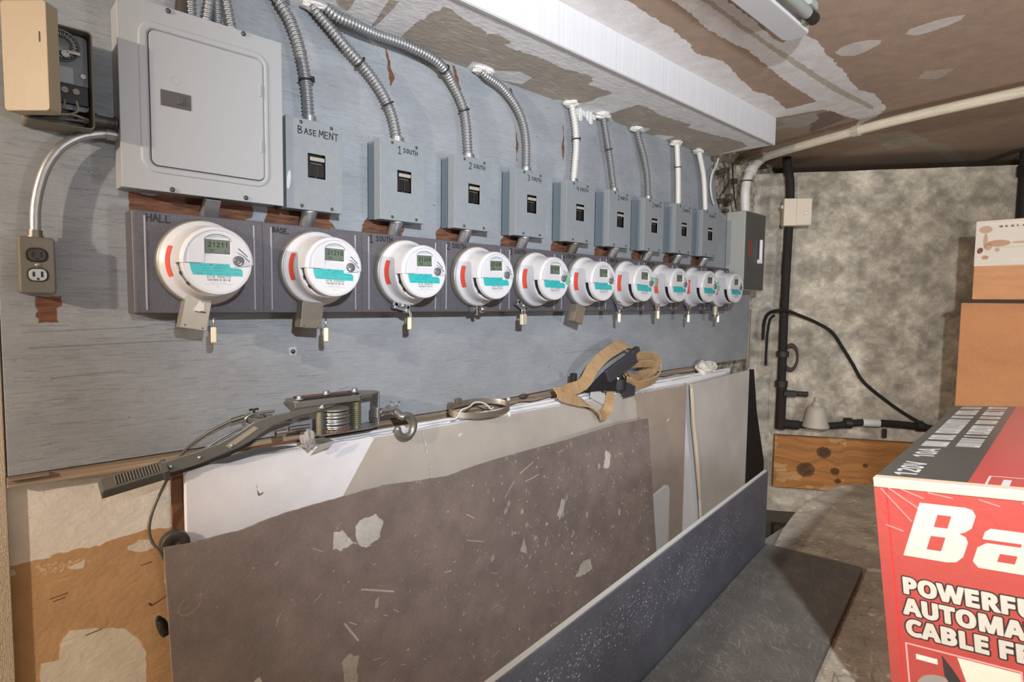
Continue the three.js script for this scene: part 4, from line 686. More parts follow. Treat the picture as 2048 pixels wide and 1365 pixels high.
  const top = [[0.004, 0.903], [0.05, 0.9], [0.097, 0.9], [0.157, 0.9], [0.2, 0.908], [0.254, 0.914], [0.32, 0.917], [0.383, 0.919], [0.45, 0.922], [0.523, 0.923], [0.6, 0.915], [0.663, 0.911], [0.719, 0.907], [0.8, 0.916], [0.9, 0.921], [1.013, 0.926], [1.234, 0.93], [1.4, 0.938], [1.495, 0.943], [1.726, 0.94]];
  const rag = []; for (let i = 0; i + 1 < top.length; i++) for (let j = 0; j < 5; j++) { const u = j / 5; rag.push([top[i][0] * (1 - u) + top[i + 1][0] * u, top[i][1] * (1 - u) + top[i + 1][1] * u + 0.003 * (fbm(i * 5 + j, 8) - 0.5)]); } rag.push(top[top.length - 1]);
  const o = solo('hardboard_sheet', 'large paint-splattered brown hardboard sheet with a ragged top edge, in front', 'board', uvBy(plate([[0.014, 0.01], [1.735, 0.01], ...rag.reverse()], 0.006, -0.003, 0.001), 'X', 'Y', x0, x1, y0, y1), std(0xffffff, 0.6, 0, { map: texOf(c), bumpMap: bumpTex('fine', () => 0, [10, 5]), bumpScale: 0.0006 }), [0, 0, 0.215]);
  o.rotation.x = -0.1;
}

// ---------- hand winch lying on top of the boards ----------
M.steel = std(0x8f908a, 0.4, 0.75, { bumpMap: bumpTex('fine', () => 0), bumpScale: 0.0004 });
{
  const t = thing('hand_winch', 'steel lever hand winch with ribbed grip lying on the board stack', 'hand winch', [0, 0, 0]);
  const grip = part('grip', [plate([[-0.058, -0.011], [0.056, -0.011], [0.058, 0.013], [-0.052, 0.012], [-0.058, 0.004]], 0.034, -0.017, 0.003), bx(0.012, 0.03, 0.038, 0.055, 0.0, 0, 0.003)], std(0x55554f, 0.6), t); grip.position.set(-0.033, 1.034, 0.075); grip.rotation.set(0.5, 0, 0.2);
  const rib = part('grip_ribs', Array.from({ length: 16 }, (_, i) => bx(0.0022, 0.003, 0.026, -0.03 + i * 0.0052, 0.0135, 0, 0.001)), std(0x6c6a62, 0.55), grip);
  const arm = part('lever_arm', plate([[0.012, 1.036], [0.07, 1.043], [0.135, 1.055], [0.19, 1.078], [0.24, 1.108], [0.3, 1.122], [0.36, 1.128], [0.44, 1.152], [0.45, 1.16], [0.39, 1.149], [0.35, 1.144], [0.29, 1.134], [0.235, 1.13], [0.2, 1.122], [0.16, 1.1], [0.12, 1.083], [0.07, 1.072], [0.012, 1.062]], 0.006, 0.082, 0.0012), M.steel, t);
  part('arm_flange', plate([[0.02, 1.034], [0.13, 1.05], [0.19, 1.072], [0.2, 1.079], [0.185, 1.072], [0.12, 1.047], [0.02, 1.029]], 0.01, 0.081, 0.0005), M.darksteel, t);
  part('pale_label', plate([[0.137, 1.077], [0.198, 1.112], [0.207, 1.106], [0.146, 1.07]], 0.0012, 0.0878), std(0xa79a86, 0.6), t);
  for (const [x, y] of [[0.03, 1.05], [0.085, 1.06], [0.15, 1.075]]) part('rivet', latheZ([[0, 0.0915], [0.003, 0.091], [0.0048, 0.0885], [0.0048, 0.087]], 14).translate(x, y, 0), M.galv, t);
  part('side_plate', [plate([[0.298, 0.028], [0.498, 0.028], [0.527, 0.05], [0.527, 0.075], [0.498, 0.094], [0.298, 0.094], [0.29, 0.085], [0.29, 0.038]].map(([x, z]) => [x, -z]), 0.0035, 0, 0.0008).rotateX(-Math.PI / 2).translate(0, 1.154, 0), bx(0.17, 0.013, 0.0035, 0.375, 1.149, 0.093, 0.001)], M.steel, t);
  part('plate_cover', plate([[0.312, 0.034], [0.462, 0.034], [0.47, 0.05], [0.462, 0.086], [0.305, 0.086]].map(([x, z]) => [x, -z]), 0.003, 0, 0.0008).rotateX(-Math.PI / 2).translate(0, 1.1578, 0), M.darksteel, t);
  part('red_label', plate(rect(0.325, -0.062, 0.445, -0.046), 0.0008, 0, 0).rotateX(-Math.PI / 2).translate(0, 1.1609, 0), std(0x8a4a45, 0.6), t);
  part('side_plate', [plate([[0.33, 0.03], [0.498, 0.03], [0.527, 0.05], [0.527, 0.075], [0.49, 0.098], [0.35, 0.098]].map(([x, z]) => [x, -z]), 0.0035, 0, 0.0008).rotateX(-Math.PI / 2).translate(0, 1.066, 0)], M.galv, t);
  part('yoke', [bx(0.006, 0.094, 0.03, 0.524, 1.11, 0.063, 0.002), bx(0.01, 0.03, 0.032, 0.522, 1.1, 0.063, 0.003)], M.galv, t);
  for (const [x, z, h] of [[0.305, 0.085, 1.162], [0.383, 0.064, 1.164], [0.463, 0.06, 1.162], [0.36, 0.088, 1.136]]) part('bolt', [cy(0.0095, 0.0095, 0.003, 'y', x, h, z, 20), cy(0.0075, 0.007, 0.007, 'y', x, h + 0.004, z, 6)], M.galv, t);
  part('spacer', cy(0.0085, 0.0085, 0.056, 'y', 0.357, 1.096, 0.08, 16), M.brass, t);
  { const g = [cy(0.0105, 0.0105, 0.085, 'y', 0.463, 1.112, 0.068, 18)]; for (let i = 0; i < 14; i++) g.push(new THREE.TorusGeometry(0.0112, 0.0018, 6, 20).rotateX(Math.PI / 2).translate(0.463, 1.076 + i * 0.0055, 0.068)); part('spring_post', g, M.brass, t); }
  const drum = part('drum', [cy(0.036, 0.036, 0.004, 'y', 0.405, 1.124, 0.062, 40), cy(0.022, 0.022, 0.05, 'y', 0.405, 1.096, 0.062), cy(0.036, 0.036, 0.004, 'y', 0.405, 1.072, 0.062, 40)], std(0x9c9987, 0.45, 0.6), t);
  { const g = []; for (let i = 0; i < 8; i++) g.push(new THREE.TorusGeometry(0.0315 + 0.002 * (i % 3), 0.0034, 8, 40).rotateX(Math.PI / 2 + 0.05 * Math.sin(i * 2)).translate(0.405, 1.078 + i * 0.0056, 0.062)); part('cable_wraps', g, M.galv, drum); }
  { const g = []; for (let i = 0; i < 20; i++) g.push(bx(0.008, 0.007, 0.007, 0.034, 0, 0, 0.001).rotateY(i / 20 * Math.PI * 2).translate(0.405, 1.073, 0.064)); part('ratchet_teeth', g, std(0x7b5f50, 0.6, 0.5), drum); }
  part('pawl', [plate([[0.3, 1.058], [0.36, 1.064], [0.385, 1.052], [0.375, 1.046], [0.33, 1.05]], 0.012, 0.084, 0.003)], M.steel, t);
  part('cross_pin', [cy(0.0075, 0.0075, 0.024, 'x', 0.262, 1.086, 0.078), cy(0.006, 0.006, 0.05, 'x', 0.31, 1.09, 0.07)], M.chrome, t);
  part('hook_shank', [cy(0.009, 0.009, 0.05, 'x', 0.553, 1.1, 0.068), cy(0.0125, 0.0125, 0.008, 'x', 0.534, 1.1, 0.068, 6)], M.chrome, t);
  { const pts = []; for (let i = 0; i <= 26; i++) { const a = 2.0 - (i / 26) * 5.0; pts.push([0.594 + 0.026 * Math.cos(a) , 1.058 + 0.03 * Math.sin(a), 0.098]); } pts.unshift([0.578, 1.098, 0.076]);
    part('hook', [tube(pts, 0.0095, 50, 12), lump(1, 0.0095, 0.0095, 0.0095, 0, 1, 2).translate(...pts[pts.length - 1])], M.steel, t); part('safety_latch', bx(0.008, 0.03, 0.003, 0, 0, 0, 0.001).rotateZ(0.6).translate(0.603, 1.07, 0.1), M.brass, t); }
  part('swivel_ring', [new THREE.TorusGeometry(0.006, 0.0016, 8, 18).translate(0.588, 1.116, 0.07), new THREE.TorusGeometry(0.006, 0.0016, 8, 18).translate(0.566, 1.118, 0.066)], M.galv, t);
  part('wire_rope', [tube([[0.3, 1.105, 0.05], [0.24, 1.12, 0.05], [0.19, 1.128, 0.045], [0.14, 1.112, 0.04], [0.1, 1.09, 0.035], [0.07, 1.07, 0.04], [0.05, 1.05, 0.05], [0.034, 1.028, 0.06], [0.02, 0.998, 0.058], [0.008, 0.969, 0.054], [-0.001, 0.939, 0.05], [-0.004, 0.914, 0.048], [0.001, 0.886, 0.05], [0.012, 0.867, 0.055], [0.02, 0.845, 0.06]], 0.0031, 160, 8)], M.dullsteel, t);
  part('wire_rope', tube([[0.19, 1.106, 0.06], [0.16, 1.1, 0.062], [0.12, 1.082, 0.064], [0.095, 1.068, 0.066]], 0.0031, 40, 8), M.galv, t);
  part('rope_sleeve', rod(V(0.165, 1.122, 0.043), V(0.192, 1.128, 0.045), 0.0055), M.dullsteel, t);
  part('thimble', [new THREE.TorusGeometry(0.014, 0.003, 8, 24).scale(1.5, 0.8, 1).translate(0.215, 1.122, 0.05), cy(0.0035, 0.0035, 0.05, 'x', 0.235, 1.133, 0.048)], M.chrome, t);
  part('wing_nut', [bx(0.01, 0.005, 0.003, 0.206, 1.143, 0.05, 0.001), bx(0.01, 0.005, 0.003, 0.218, 1.143, 0.05, 0.001), cy(0.003, 0.003, 0.008, 'y', 0.212, 1.139, 0.05)], M.darksteel, t);
  part('return_bar', plate([[0.1, 1.046], [0.16, 1.056], [0.2, 1.062], [0.275, 1.055], [0.3, 1.05], [0.2, 1.048], [0.14, 1.04]], 0.006, 0.086, 0.001), std(0x5f6569, 0.45, 0.6), t);
}
{
  const t = thing('steel_pulley', 'round grey steel pulley hanging behind the left edge of the brown hardboard', 'pulley', [0.035, 0.885, 0.08]);
  part('wheel', latheZ([[0, -0.012], [0.026, -0.012], [0.0275, -0.009], [0.0245, 0], [0.0275, 0.009], [0.026, 0.0125], [0.012, 0.0125], [0.011, 0.009], [0, 0.009]], 48), std(0x5a5650, 0.45, 0.6), t); part('axle', [latheZ([[0, 0.024], [0.004, 0.023], [0.0065, 0.018], [0.0065, 0.008]], 24).translate(0.006, -0.004, 0)], M.dullsteel, t);
  part('link', [rod(V(-0.018, -0.02, 0.004), V(-0.02, -0.075, 0.012), 0.004), lump(1, 0.006, 0.012, 0.006, 0.3, 2, 2).translate(-0.018, -0.058, 0.012)], std(0x8d8571, 0.5, 0.4), t);
  solo('rusty_nail', 'small rusty forked nail poking out left of the brown hardboard', 'nail', mg(rod(V(0.02, 0.79, 0.1), V(-0.014, 0.776, 0.1), 0.0022, 8), rod(V(-0.014, 0.776, 0.1), V(-0.02, 0.782, 0.1), 0.0025, 8)), std(0x7a5a48, 0.6, 0.4));
  solo('dark_hook', 'dark curved steel hook tip beside the left edge of the brown hardboard', 'hook', mg(lump(1, 0.011, 0.026, 0.008, 0.25, 1.4, 3, 5).rotateZ(0.3).translate(0.004, 0.725, 0.1), lump(1, 0.004, 0.004, 0.004, 0, 1, 1).translate(-0.006, 0.746, 0.106)), M.darksteel);
}
solo('paper_scrap', 'crumpled grey paper and tape scrap below the winch drum', 'paper', mg(lump(1, 0.016, 0.022, 0.006, 0.6, 2.6, 4, 2).translate(0.318, 1.062, 0.1), plate([[0.325, 1.03], [0.37, 1.038], [0.385, 1.054], [0.345, 1.048]], 0.002, 0.102)), std(0x9a9793, 0.7));
{
  const t = thing('metal_ring', 'oval bent steel ring with a loop of white wire lying on the drywall edge', 'metal ring', [0.89, 1.052, 0.062]);
  const pts = []; for (let i = 0; i <= 40; i++) { const a = (i / 40) * Math.PI * 2; pts.push([0.115 * Math.cos(a), 0.016 - 0.012 * Math.sin(a), 0.05 * Math.sin(a), 0, 1, -0.15]); }
  part('hoop', band(pts, 0.017, 0.0022, 100), std(0x928b7c, 0.4, 0.65), t);
  part('clasp', [bx(0.014, 0.014, 0.012, -0.085, 0.03, -0.04, 0.002), bx(0.02, 0.016, 0.012, -0.05, 0.038, -0.045, 0.002)], std(0x6c665c, 0.6, 0.4), t);
  part('wire', tube([[-0.135, 0.002, 0.03], [-0.12, 0.006, 0.035], [-0.1, 0.024, 0.03], [-0.06, 0.03, 0.02], [-0.03, 0.038, 0.01], [0, 0.034, 0.01], [0.02, 0.022, 0.014], [0.03, 0.012, 0.016], [0.042, 0.014, 0.014]], 0.0026, 60, 8), M.pvc, t);
}
// ---------- ratchet strap ----------
{ const c = canvasOf(512, 64, (g) => { g.fillStyle = '#cdae82'; g.fillRect(0, 0, 512, 64); g.fillStyle = '#b8814f'; for (let i = 0; i < 30; i++) { g.globalAlpha = rr(0.06, 0.25); g.beginPath(); g.ellipse(rr(0, 512), rr(0, 64), rr(5, 26), rr(4, 20), rr(0, 3), 0, 7); g.fill(); } }); grain(c, (x, y) => 0.95 + 0.07 * fbm(x / 30, y / 20, 3) - 0.03 * (y & 1)); M.webmap = texOf(c); M.webmap.wrapS = THREE.RepeatWrapping; }
M.web = std(0xffffff, 0.85, 0, { map: M.webmap, bumpMap: bumpTex('weave', (x, y) => 0.5 + 0.5 * Math.sin(x * 0.8) * Math.sin(y * 0.8), [3, 20]), bumpScale: 0.0008 }); M.webdark = std(0x35353a, 0.75);
{
  const t = thing('ratchet_strap', 'tangled yellow ratchet strap with black ratchet draped over the drywall edge', 'strap', [0, 0, 0]);
  part('webbing', band([[1.67, 1.21, 0.06, 0.5, -0.5, 0.6], [1.63, 1.236, 0.07, 0.5, -0.6, 0.6], [1.56, 1.222, 0.075, 0.4, -0.7, 0.5], [1.48, 1.195, 0.08, 0.5, -0.6, 0.5], [1.41, 1.155, 0.085, 0.7, -0.45, 0.5], [1.375, 1.115, 0.085, 0.8, -0.2, 0.5], [1.345, 1.096, 0.08, 0.5, -0.6, 0.2], [1.3, 1.088, 0.075, 0.2, -0.8, 0.5], [1.26, 1.078, 0.075, 0.3, -0.9, 0.1], [1.222, 1.083, 0.08, 0.2, -0.7, 0.6]], 0.046, 0.003, 90), M.web, t);
  part('webbing', band([[1.222, 1.083, 0.084, 0.3, -0.8, 0.5], [1.25, 1.066, 0.092, 0.4, -0.8, 0.4], [1.31, 1.05, 0.098, 0.3, -0.9, 0.3], [1.36, 1.034, 0.1, 0.2, -0.6, 0.7], [1.41, 1.0, 0.1, 0.6, -0.5, 0.6], [1.445, 0.978, 0.1, 0.4, -0.8, 0.4], [1.482, 0.986, 0.098, 0.7, -0.4, 0.6], [1.5, 1.02, 0.098, 0.9, -0.1, 0.3], [1.515, 1.075, 0.095, 0.9, -0.2, 0.2]], 0.038, 0.003, 90), M.web, t);
  for (const [cx, cyy, rx, ry, w, ph, zz] of [[1.745, 1.134, 0.118, 0.052, 0.044, 2.75, 0.06], [1.735, 1.124, 0.092, 0.03, 0.036, 2.5, 0.075], [1.74, 1.13, 0.112, 0.044, 0.03, 3.0, 0.035]]) {
    const p = []; for (let i = 0; i <= 18; i++) { const a = ph - (i / 18) * 5.3; p.push([cx + rx * Math.cos(a), cyy + ry * Math.sin(a) * (1 + 0.08 * Math.sin(a * 3)), zz + 0.012 * Math.sin(a * 2), 0.5 * Math.cos(a), 0.8 * Math.sin(a), 0.6]); }
    part('webbing_coil', band(p, w, 0.003, 80), M.web, t);
  }
  const h = part('ratchet_handle', [bx(0.2, 0.05, 0.02, 0, 0, 0, 0.009), bx(0.05, 0.022, 0.024, 0.1, 0.018, 0, 0.006), bx(0.19, 0.008, 0.03, 0, -0.022, 0, 0.003)], M.webdark, t); h.position.set(1.565, 1.158, 0.1); h.rotation.z = 0.36;
  M.ratchet = std(0x1f1f22, 0.55);
  part('ratchet_frame', [plate([[1.38, 1.08], [1.42, 1.11], [1.47, 1.14], [1.52, 1.12], [1.565, 1.1], [1.565, 1.07], [1.53, 1.062], [1.47, 1.07]], 0.02, 0.085, 0.004)], M.ratchet, t); part('ratchet_spool', cy(0.03, 0.03, 0.04, 'y', 1.56, 1.088, 0.095), M.ratchet, t); part('buckle', bx(0.02, 0.045, 0.02, 1.335, 1.12, 0.06, 0.003), M.ratchet, t);
  part('axle_cap', [latheY([[0, 0.012], [0.009, 0.012], [0.011, 0.008], [0.011, 0]], 24).translate(1.545, 1.106, 0.1), latheY([[0, 0.008], [0.006, 0.008], [0.006, 0]], 18).translate(1.59, 1.1, 0.1)], M.chrome, t);
  part('webbing', band([[1.60, 1.098, 0.098, 0.1, 0.8, 0.5], [1.66, 1.075, 0.105, 0.1, 0.8, 0.5], [1.74, 1.078, 0.11, 0, 0.8, 0.5], [1.82, 1.095, 0.105, -0.3, 0.8, 0.5], [1.862, 1.13, 0.09, -0.8, 0.3, 0.5]], 0.042, 0.003, 50), M.web, t);
  part('black_tail', plate([[1.565, 1.085], [1.61, 1.09], [1.662, 1.072], [1.66, 1.034], [1.59, 1.03]], 0.006, 0.098, 0.002), M.webdark, t);
}
solo('white_card', 'folded white card tucked under the ratchet strap', 'card', mg(plate([[1.405, 1.07], [1.46, 1.068], [1.5, 1.045], [1.5, 1.012], [1.47, 1.018], [1.43, 1.035], [1.4, 1.05]], 0.003, 0.084, 0.001)), std(0xb9b9b6, 0.8));
solo('crumpled_tissue', 'crumpled white tissue at the far end of the board stack', 'tissue', mg(lump(1, 0.062, 0.034, 0.03, 0.45, 2.2, 4, 8).translate(0, 0, 0), lump(1, 0.03, 0.022, 0.02, 0.5, 2.5, 4, 3).translate(0.075, 0.008, 0)), std(0xd5d3c8, 0.85), [2.33, 1.09, 0.04]);
solo('plaster_crumb', 'flat white chip in front of the tissue', 'plaster', lump(1, 0.026, 0.007, 0.012, 0.3, 2, 3, 1), M.plaster, [2.2, 1.06, 0.05]);
solo('plaster_crumb', 'white crumb on the stack between the yellow strap and the tissue', 'plaster', lump(1, 0.014, 0.008, 0.01, 0.3, 2, 3, 2), M.plaster, [1.99, 1.06, 0.05]);
solo('plaster_crumb', 'tiny white ball beside the metal ring', 'plaster', lump(1, 0.006, 0.006, 0.006, 0.2, 2, 2, 7), M.plaster, [1.04, 1.075, 0.03]);
solo('plaster_crumb', 'dark dried lump on the raw wood strip left of the strap', 'debris', lump(1, 0.02, 0.008, 0.008, 0.3, 2, 3, 9), std(0x4e3a30, 0.9), [1.13, 1.074, 0.012]);

// ---------- work table, dark boards, red carton ----------
const T = 0.82;
{
  const t = thing('work_table', 'scuffed paint-spotted wooden work table in front of the boards', 'table', [0, 0, 0]);
  const pts = [[0.1, 1.0], [0.6, 0.945], [1.096, 0.879], [1.27, 0.842], [1.436, 0.817], [1.62, 0.812], [1.755, 0.82], [1.84, 0.87], [1.93, 1.02], [1.97, 1.3], [1.95, 1.9], [1.7, 2.2], [0.7, 2.25], [0.35, 2.0], [0.2, 1.6], [0.1, 1.25]];
  const sm = new THREE.CatmullRomCurve3(pts.map(([x, z]) => V(x, 0, z)), true, 'centripetal').getPoints(160).map((p) => [p.x, -p.z]); sm.pop();
  const W = 1400, k = 700, c = canvasOf(W, 1050, (g) => {
    g.fillStyle = '#9a9282'; g.fillRect(0, 0, W, 1050); g.lineCap = 'round';
    for (let i = 0; i < 4200; i++) { const x = rr(0, 2), z = rr(0, 1.5), a = Math.atan2(z - 1.1, x - 1.0) + Math.PI / 2 + rr(-0.25, 0.25) + (rnd() < 0.3 ? 0.9 : 0), L = rr(4, 40); g.globalAlpha = rr(0.2, 0.7); g.strokeStyle = rnd() < 0.5 ? '#c4bcae' : '#4d4539'; g.lineWidth = rr(0.6, 2); g.beginPath(); g.moveTo(x * k, z * k); g.lineTo(x * k + L * Math.cos(a), z * k + L * Math.sin(a)); g.stroke(); }
    for (let i = 0; i < 2000; i++) { const x = rr(0, 2), z = rr(0, 1.5); g.globalAlpha = rr(0.4, 0.95); g.fillStyle = '#cfc9be'; g.beginPath(); const s = rnd() < 0.08 ? rr(4, 8) : rr(0.8, 3); g.ellipse(x * k, z * k, s * rr(1, 2), s * 0.8, rr(0, 3), 0, 7); g.fill(); }
  });
  grain(c, (x, y) => 0.72 + 0.4 * fbm(x / 35, y / 35, 5) + 0.14 * fbm(x / 3, y / 3, 2));
  part('tabletop', uvBy(plate(sm, 0.03, -0.03, 0.003).rotateX(-Math.PI / 2).translate(0, T, 0), 'X', 'Z', 0, 2, 2.3, 0.8), std(0xffffff, 0.75, 0, { map: texOf(c), bumpMap: bumpTex('mud', () => 0, [8, 6]), bumpScale: 0.0012 }), t);
  part('apron', [bx(1.3, 0.08, 0.03, 1.15, T - 0.07, 1.03), bx(1.3, 0.08, 0.03, 1.1, T - 0.07, 2.0), bx(0.03, 0.08, 0.95, 0.5, T - 0.07, 1.52), bx(0.03, 0.08, 0.95, 1.75, T - 0.07, 1.52)], std(0x5d5346, 0.85), t);
  for (const [x, z] of [[0.52, 1.05], [1.73, 1.05], [0.52, 1.98], [1.73, 1.98]]) part('leg', bx(0.07, T - 0.03, 0.07, x, (T - 0.03) / 2, z, 0.004), std(0x5d5346, 0.85), t);
}
const SL = [1.1, T, 0.866], DIR = Math.atan2(0.1368, 0.9906);
{
  const W = 1024, H = 256, mk = (dots, base) => { const c = canvasOf(W, H, (g) => { g.fillStyle = base; g.fillRect(0, 0, W, H); g.fillStyle = '#c9cccf'; if (dots) for (let i = 0; i < 1500; i++) { const u = rnd(), v = (rnd() + rnd()) / 2, x = W * (0.12 + 0.72 * u); g.globalAlpha = rr(0.2, 0.85); g.beginPath(); g.arc(x, H * (0.04 + 0.75 * v * (0.6 + 0.4 * u) ), rr(0.5, 1.5), 0, 7); g.fill(); } else { g.strokeStyle = '#8d8c88'; for (let i = 0; i < 1500; i++) { g.globalAlpha = rr(0.08, 0.45); g.lineWidth = rr(0.5, 2.5); const x = rr(0, W), y = rr(0, H), a = rr(-0.6, 0.6) + 2.4; g.beginPath(); g.moveTo(x, y); g.lineTo(x + rr(3, 30) * Math.cos(a), y + rr(3, 30) * Math.sin(a)); g.stroke(); } } }); return grain(c, (x, y) => 0.8 + 0.25 * fbm(x / 40, y / 40, 4) + 0.14 * fbm(x / 2.5, y / 2.5, 2)); };
  const face = std(0xffffff, 0.5, 0, { map: texOf(mk(true, '#4a4c52')), bumpMap: bumpTex('fine', () => 0, [16, 3]), bumpScale: 0.0005 });
  const t = thing('edge_board', 'long dark grey board standing on edge with a pale cut top edge', 'board', [SL[0], T, SL[2]]); t.rotation.y = DIR;
  part('face', uvBy(plate(rect(-1.18, 0.0005, 0.0, 0.185), 0.0025, -0.004, 0.0004), 'X', 'Y', -1.18, 0, 0, 0.185), face, t).userData.label = 'dark speckled face';
  part('core', plate(rect(-1.18, 0.0005, -0.0005, 0.187), 0.007, -0.0112, 0.0005), std(0x999a94, 0.85), t);
  const s = std(0xffffff, 0.55, 0, { map: texOf(mk(false, '#54524d')), bumpMap: bumpTex('fine', () => 0, [16, 3]), bumpScale: 0.0006 });
  const rr2 = []; for (let i = 0; i <= 6; i++) { const a = i / 6 * Math.PI / 2; rr2.push([-0.014 + 0.014 * Math.cos(a), -0.202 + 0.014 - 0.014 * Math.sin(a)]); }
  const o = solo('dark_slab', 'dark scuffed flat slab with a rounded corner lying on the table', 'board', uvBy(plate([[-1.0, 0], [-1.0, -0.202], ...rr2.reverse(), [0, 0]], 0.011, 0.0005, 0.0025).rotateX(-Math.PI / 2), 'X', 'Z', -1, 0, 0.2, 0), s, [SL[0], T, SL[2]]); o.rotation.y = DIR;
  const e = solo('metal_strip', 'thin grey metal strip tucked under the table edge in the gap', 'strip', bx(0.42, 0.004, 0.06, 1.31, T - 0.034, 0.84, 0.001), M.galv); e.position.set(0, 0, 0);
}
{
  const A = V(0.595, 1.170, 1.209), ux = V(0.999, 0.031, -0.028).normalize(), uy0 = V(-0.034, 0.993, -0.117), uz = new THREE.Vector3().crossVectors(ux, uy0).normalize(), uy = new THREE.Vector3().crossVectors(uz, ux);
  const D = 0.651, H = 0.350, Wd = 0.46;
  const t = thing('red_carton', 'shrink-wrapped red carton with a dark top band standing tilted on the table', 'carton');
  const mt = new THREE.Matrix4().makeBasis(ux, uy, uz); t.quaternion.setFromRotationMatrix(mt); t.position.copy(A.clone().addScaledVector(uy, -H));
  const RED = '#a2443e', k = 2000;
  const front = canvasOf(920, 700, (g, W, Hh) => {
    g.fillStyle = RED; g.fillRect(0, 0, W, Hh);
    g.fillStyle = '#b93434'; g.fillRect(26, 0, 5, Hh);
    // name in heavy slanted block letters
    g.fillStyle = '#b9b5a9';
    const letter = (x, y, s, polys, holes) => { g.save(); g.transform(s, 0, -0.32 * s, s, x, y); g.beginPath(); for (const p of [...polys, ...holes]) { p.forEach(([a, b], i) => (i ? g.lineTo(a, b) : g.moveTo(a, b))); g.closePath(); } g.fill('evenodd'); g.restore(); };
    letter(100, 52, 1, [[[0, 0], [92, 0], [108, 4], [118, 18], [118, 50], [108, 62], [98, 67], [112, 73], [120, 86], [120, 124], [110, 140], [92, 144], [0, 144]]], [[[44, 26], [72, 26], [72, 58], [44, 58]], [[44, 82], [74, 82], [74, 118], [44, 118]]]);
    const low = (x) => letter(x, 96, 1, [[[12, 0], [104, 0], [118, 14], [118, 100], [14, 100], [0, 86], [0, 50], [14, 36], [76, 36], [76, 28], [4, 28], [4, 10]]], [[[44, 58], [76, 58], [76, 78], [44, 78]]]);
    low(226);
    letter(356, 96, 1, [[[0, 0], [42, 0], [42, 74], [76, 74], [76, 0], [118, 0], [118, 100], [14, 100], [0, 86]]], []);
    letter(486, 96, 1, [[[14, 0], [104, 0], [118, 14], [118, 62], [44, 62], [44, 76], [112, 76], [112, 100], [14, 100], [0, 86], [0, 14]]], [[[44, 24], [76, 24], [76, 42], [44, 42]]]);
    letter(616, 96, 1, [[[0, 0], [92, 0], [92, 28], [42, 28], [42, 100], [0, 100]]], []);
    g.font = 'bold 57px sans-serif'; g.textAlign = 'left'; g.lineJoin = 'round';
    ['POWERFUL', 'AUTOMATIC', 'CABLE FEED'].forEach((s, i) => { g.strokeStyle = '#2a2220'; g.lineWidth = 11; g.strokeText(s, 44, 296 + i * 55); g.strokeStyle = g.fillStyle = '#b9b5a9'; g.lineWidth = 4.5; g.strokeText(s, 44, 296 + i * 55); g.fillText(s, 44, 296 + i * 55); });
    g.strokeStyle = '#d99'; g.lineWidth = 4; g.strokeRect(42, 430, 230, 250); g.fillStyle = '#d8cdbb'; g.beginPath(); g.moveTo(150, 434); g.lineTo(270, 434); g.lineTo(270, 680); g.lineTo(210, 680); g.closePath(); g.fill();
    g.fillStyle = '#d9cfc0'; g.fillRect(62, 452, 46, 14); g.fillStyle = '#8d8781'; g.beginPath(); g.ellipse(110, 540, 52, 46, 0, 0, 7); g.fill(); g.fillStyle = '#33302e'; g.beginPath(); g.moveTo(118, 438); g.lineTo(140, 470); g.lineTo(190, 560); g.lineTo(172, 580); g.lineTo(120, 490); g.fill(); g.fillStyle = '#c9c4bb'; g.beginPath(); g.ellipse(75, 560, 20, 34, 0.2, 0, 7); g.fill(); g.fillStyle = '#4a4644'; g.fillRect(180, 520, 70, 16);
  });
  const top = canvasOf(1302, 920, (g, W, Hh) => {                      // x = away from the front edge, y = left to right
    g.fillStyle = '#b0413f'; g.fillRect(0, 0, W, Hh); g.fillStyle = '#3d3d3c'; g.fillRect(0, 0, W, 196);
    g.fillStyle = '#c9c9c6';
    const bars = (x0, x1, y, h, step, gap) => { for (let x = x0; x < x1; x += step) { const n = Math.floor(x * 7.3); if (hash(n, 5) < 0.14) { x += gap; continue; } g.fillRect(x, y, step * rr(0.5, 0.8), h); if (hash(n, 9) < 0.35) { g.fillRect(x, y, step, h * 0.22); } if (hash(n, 13) < 0.35) g.fillRect(x, y + h * 0.78, step, h * 0.22); } };
    bars(400, 1285, 26, 66, 17, 10); bars(470, 1275, 112, 60, 17, 12);
    g.font = 'bold 74px sans-serif'; g.save(); g.translate(60, 84); g.fillText('120V', 0, 0); g.fillText('10A', 230, 0); g.restore();
    g.strokeStyle = '#d9c9c6'; g.lineWidth = 5; g.strokeRect(16, 232, 110, 640); for (const [y, h] of [[260, 40], [330, 70], [430, 40], [500, 80]]) { g.fillRect(40, y, 60, h * 0.4); }
    g.fillStyle = '#2b2726'; g.beginPath(); g.moveTo(380, 300); g.lineTo(470, 290); g.lineTo(640, 420); g.lineTo(640, 640); g.lineTo(420, 560); g.lineTo(360, 420); g.closePath(); g.fill(); g.fillStyle = '#70605c'; g.beginPath(); g.ellipse(540, 470, 60, 50, 0, 0, 7); g.fill();
    g.fillStyle = '#cfcbc4'; g.fillRect(1130, 236, 130, 70);
  });
  const plain = std(0xb04a44, 0.3), tan = std(0x9b7a55, 0.8), F = phys({ map: texOf(front), roughness: 0.32, clearcoat: 0.5, clearcoatRoughness: 0.15, bumpMap: bumpTex('mud', () => 0, [3, 2]), bumpScale: 0.0006 }), Tm = phys({ map: texOf(top), roughness: 0.35, clearcoat: 0.5, clearcoatRoughness: 0.2 });
  const b = new THREE.BoxGeometry(D, H, Wd).translate(D / 2, H / 2, Wd / 2), body = new THREE.Mesh(b, [plain, F, Tm, tan, plain, plain]); body.name = 'carton_body'; body.castShadow = body.receiveShadow = true; t.add(body);
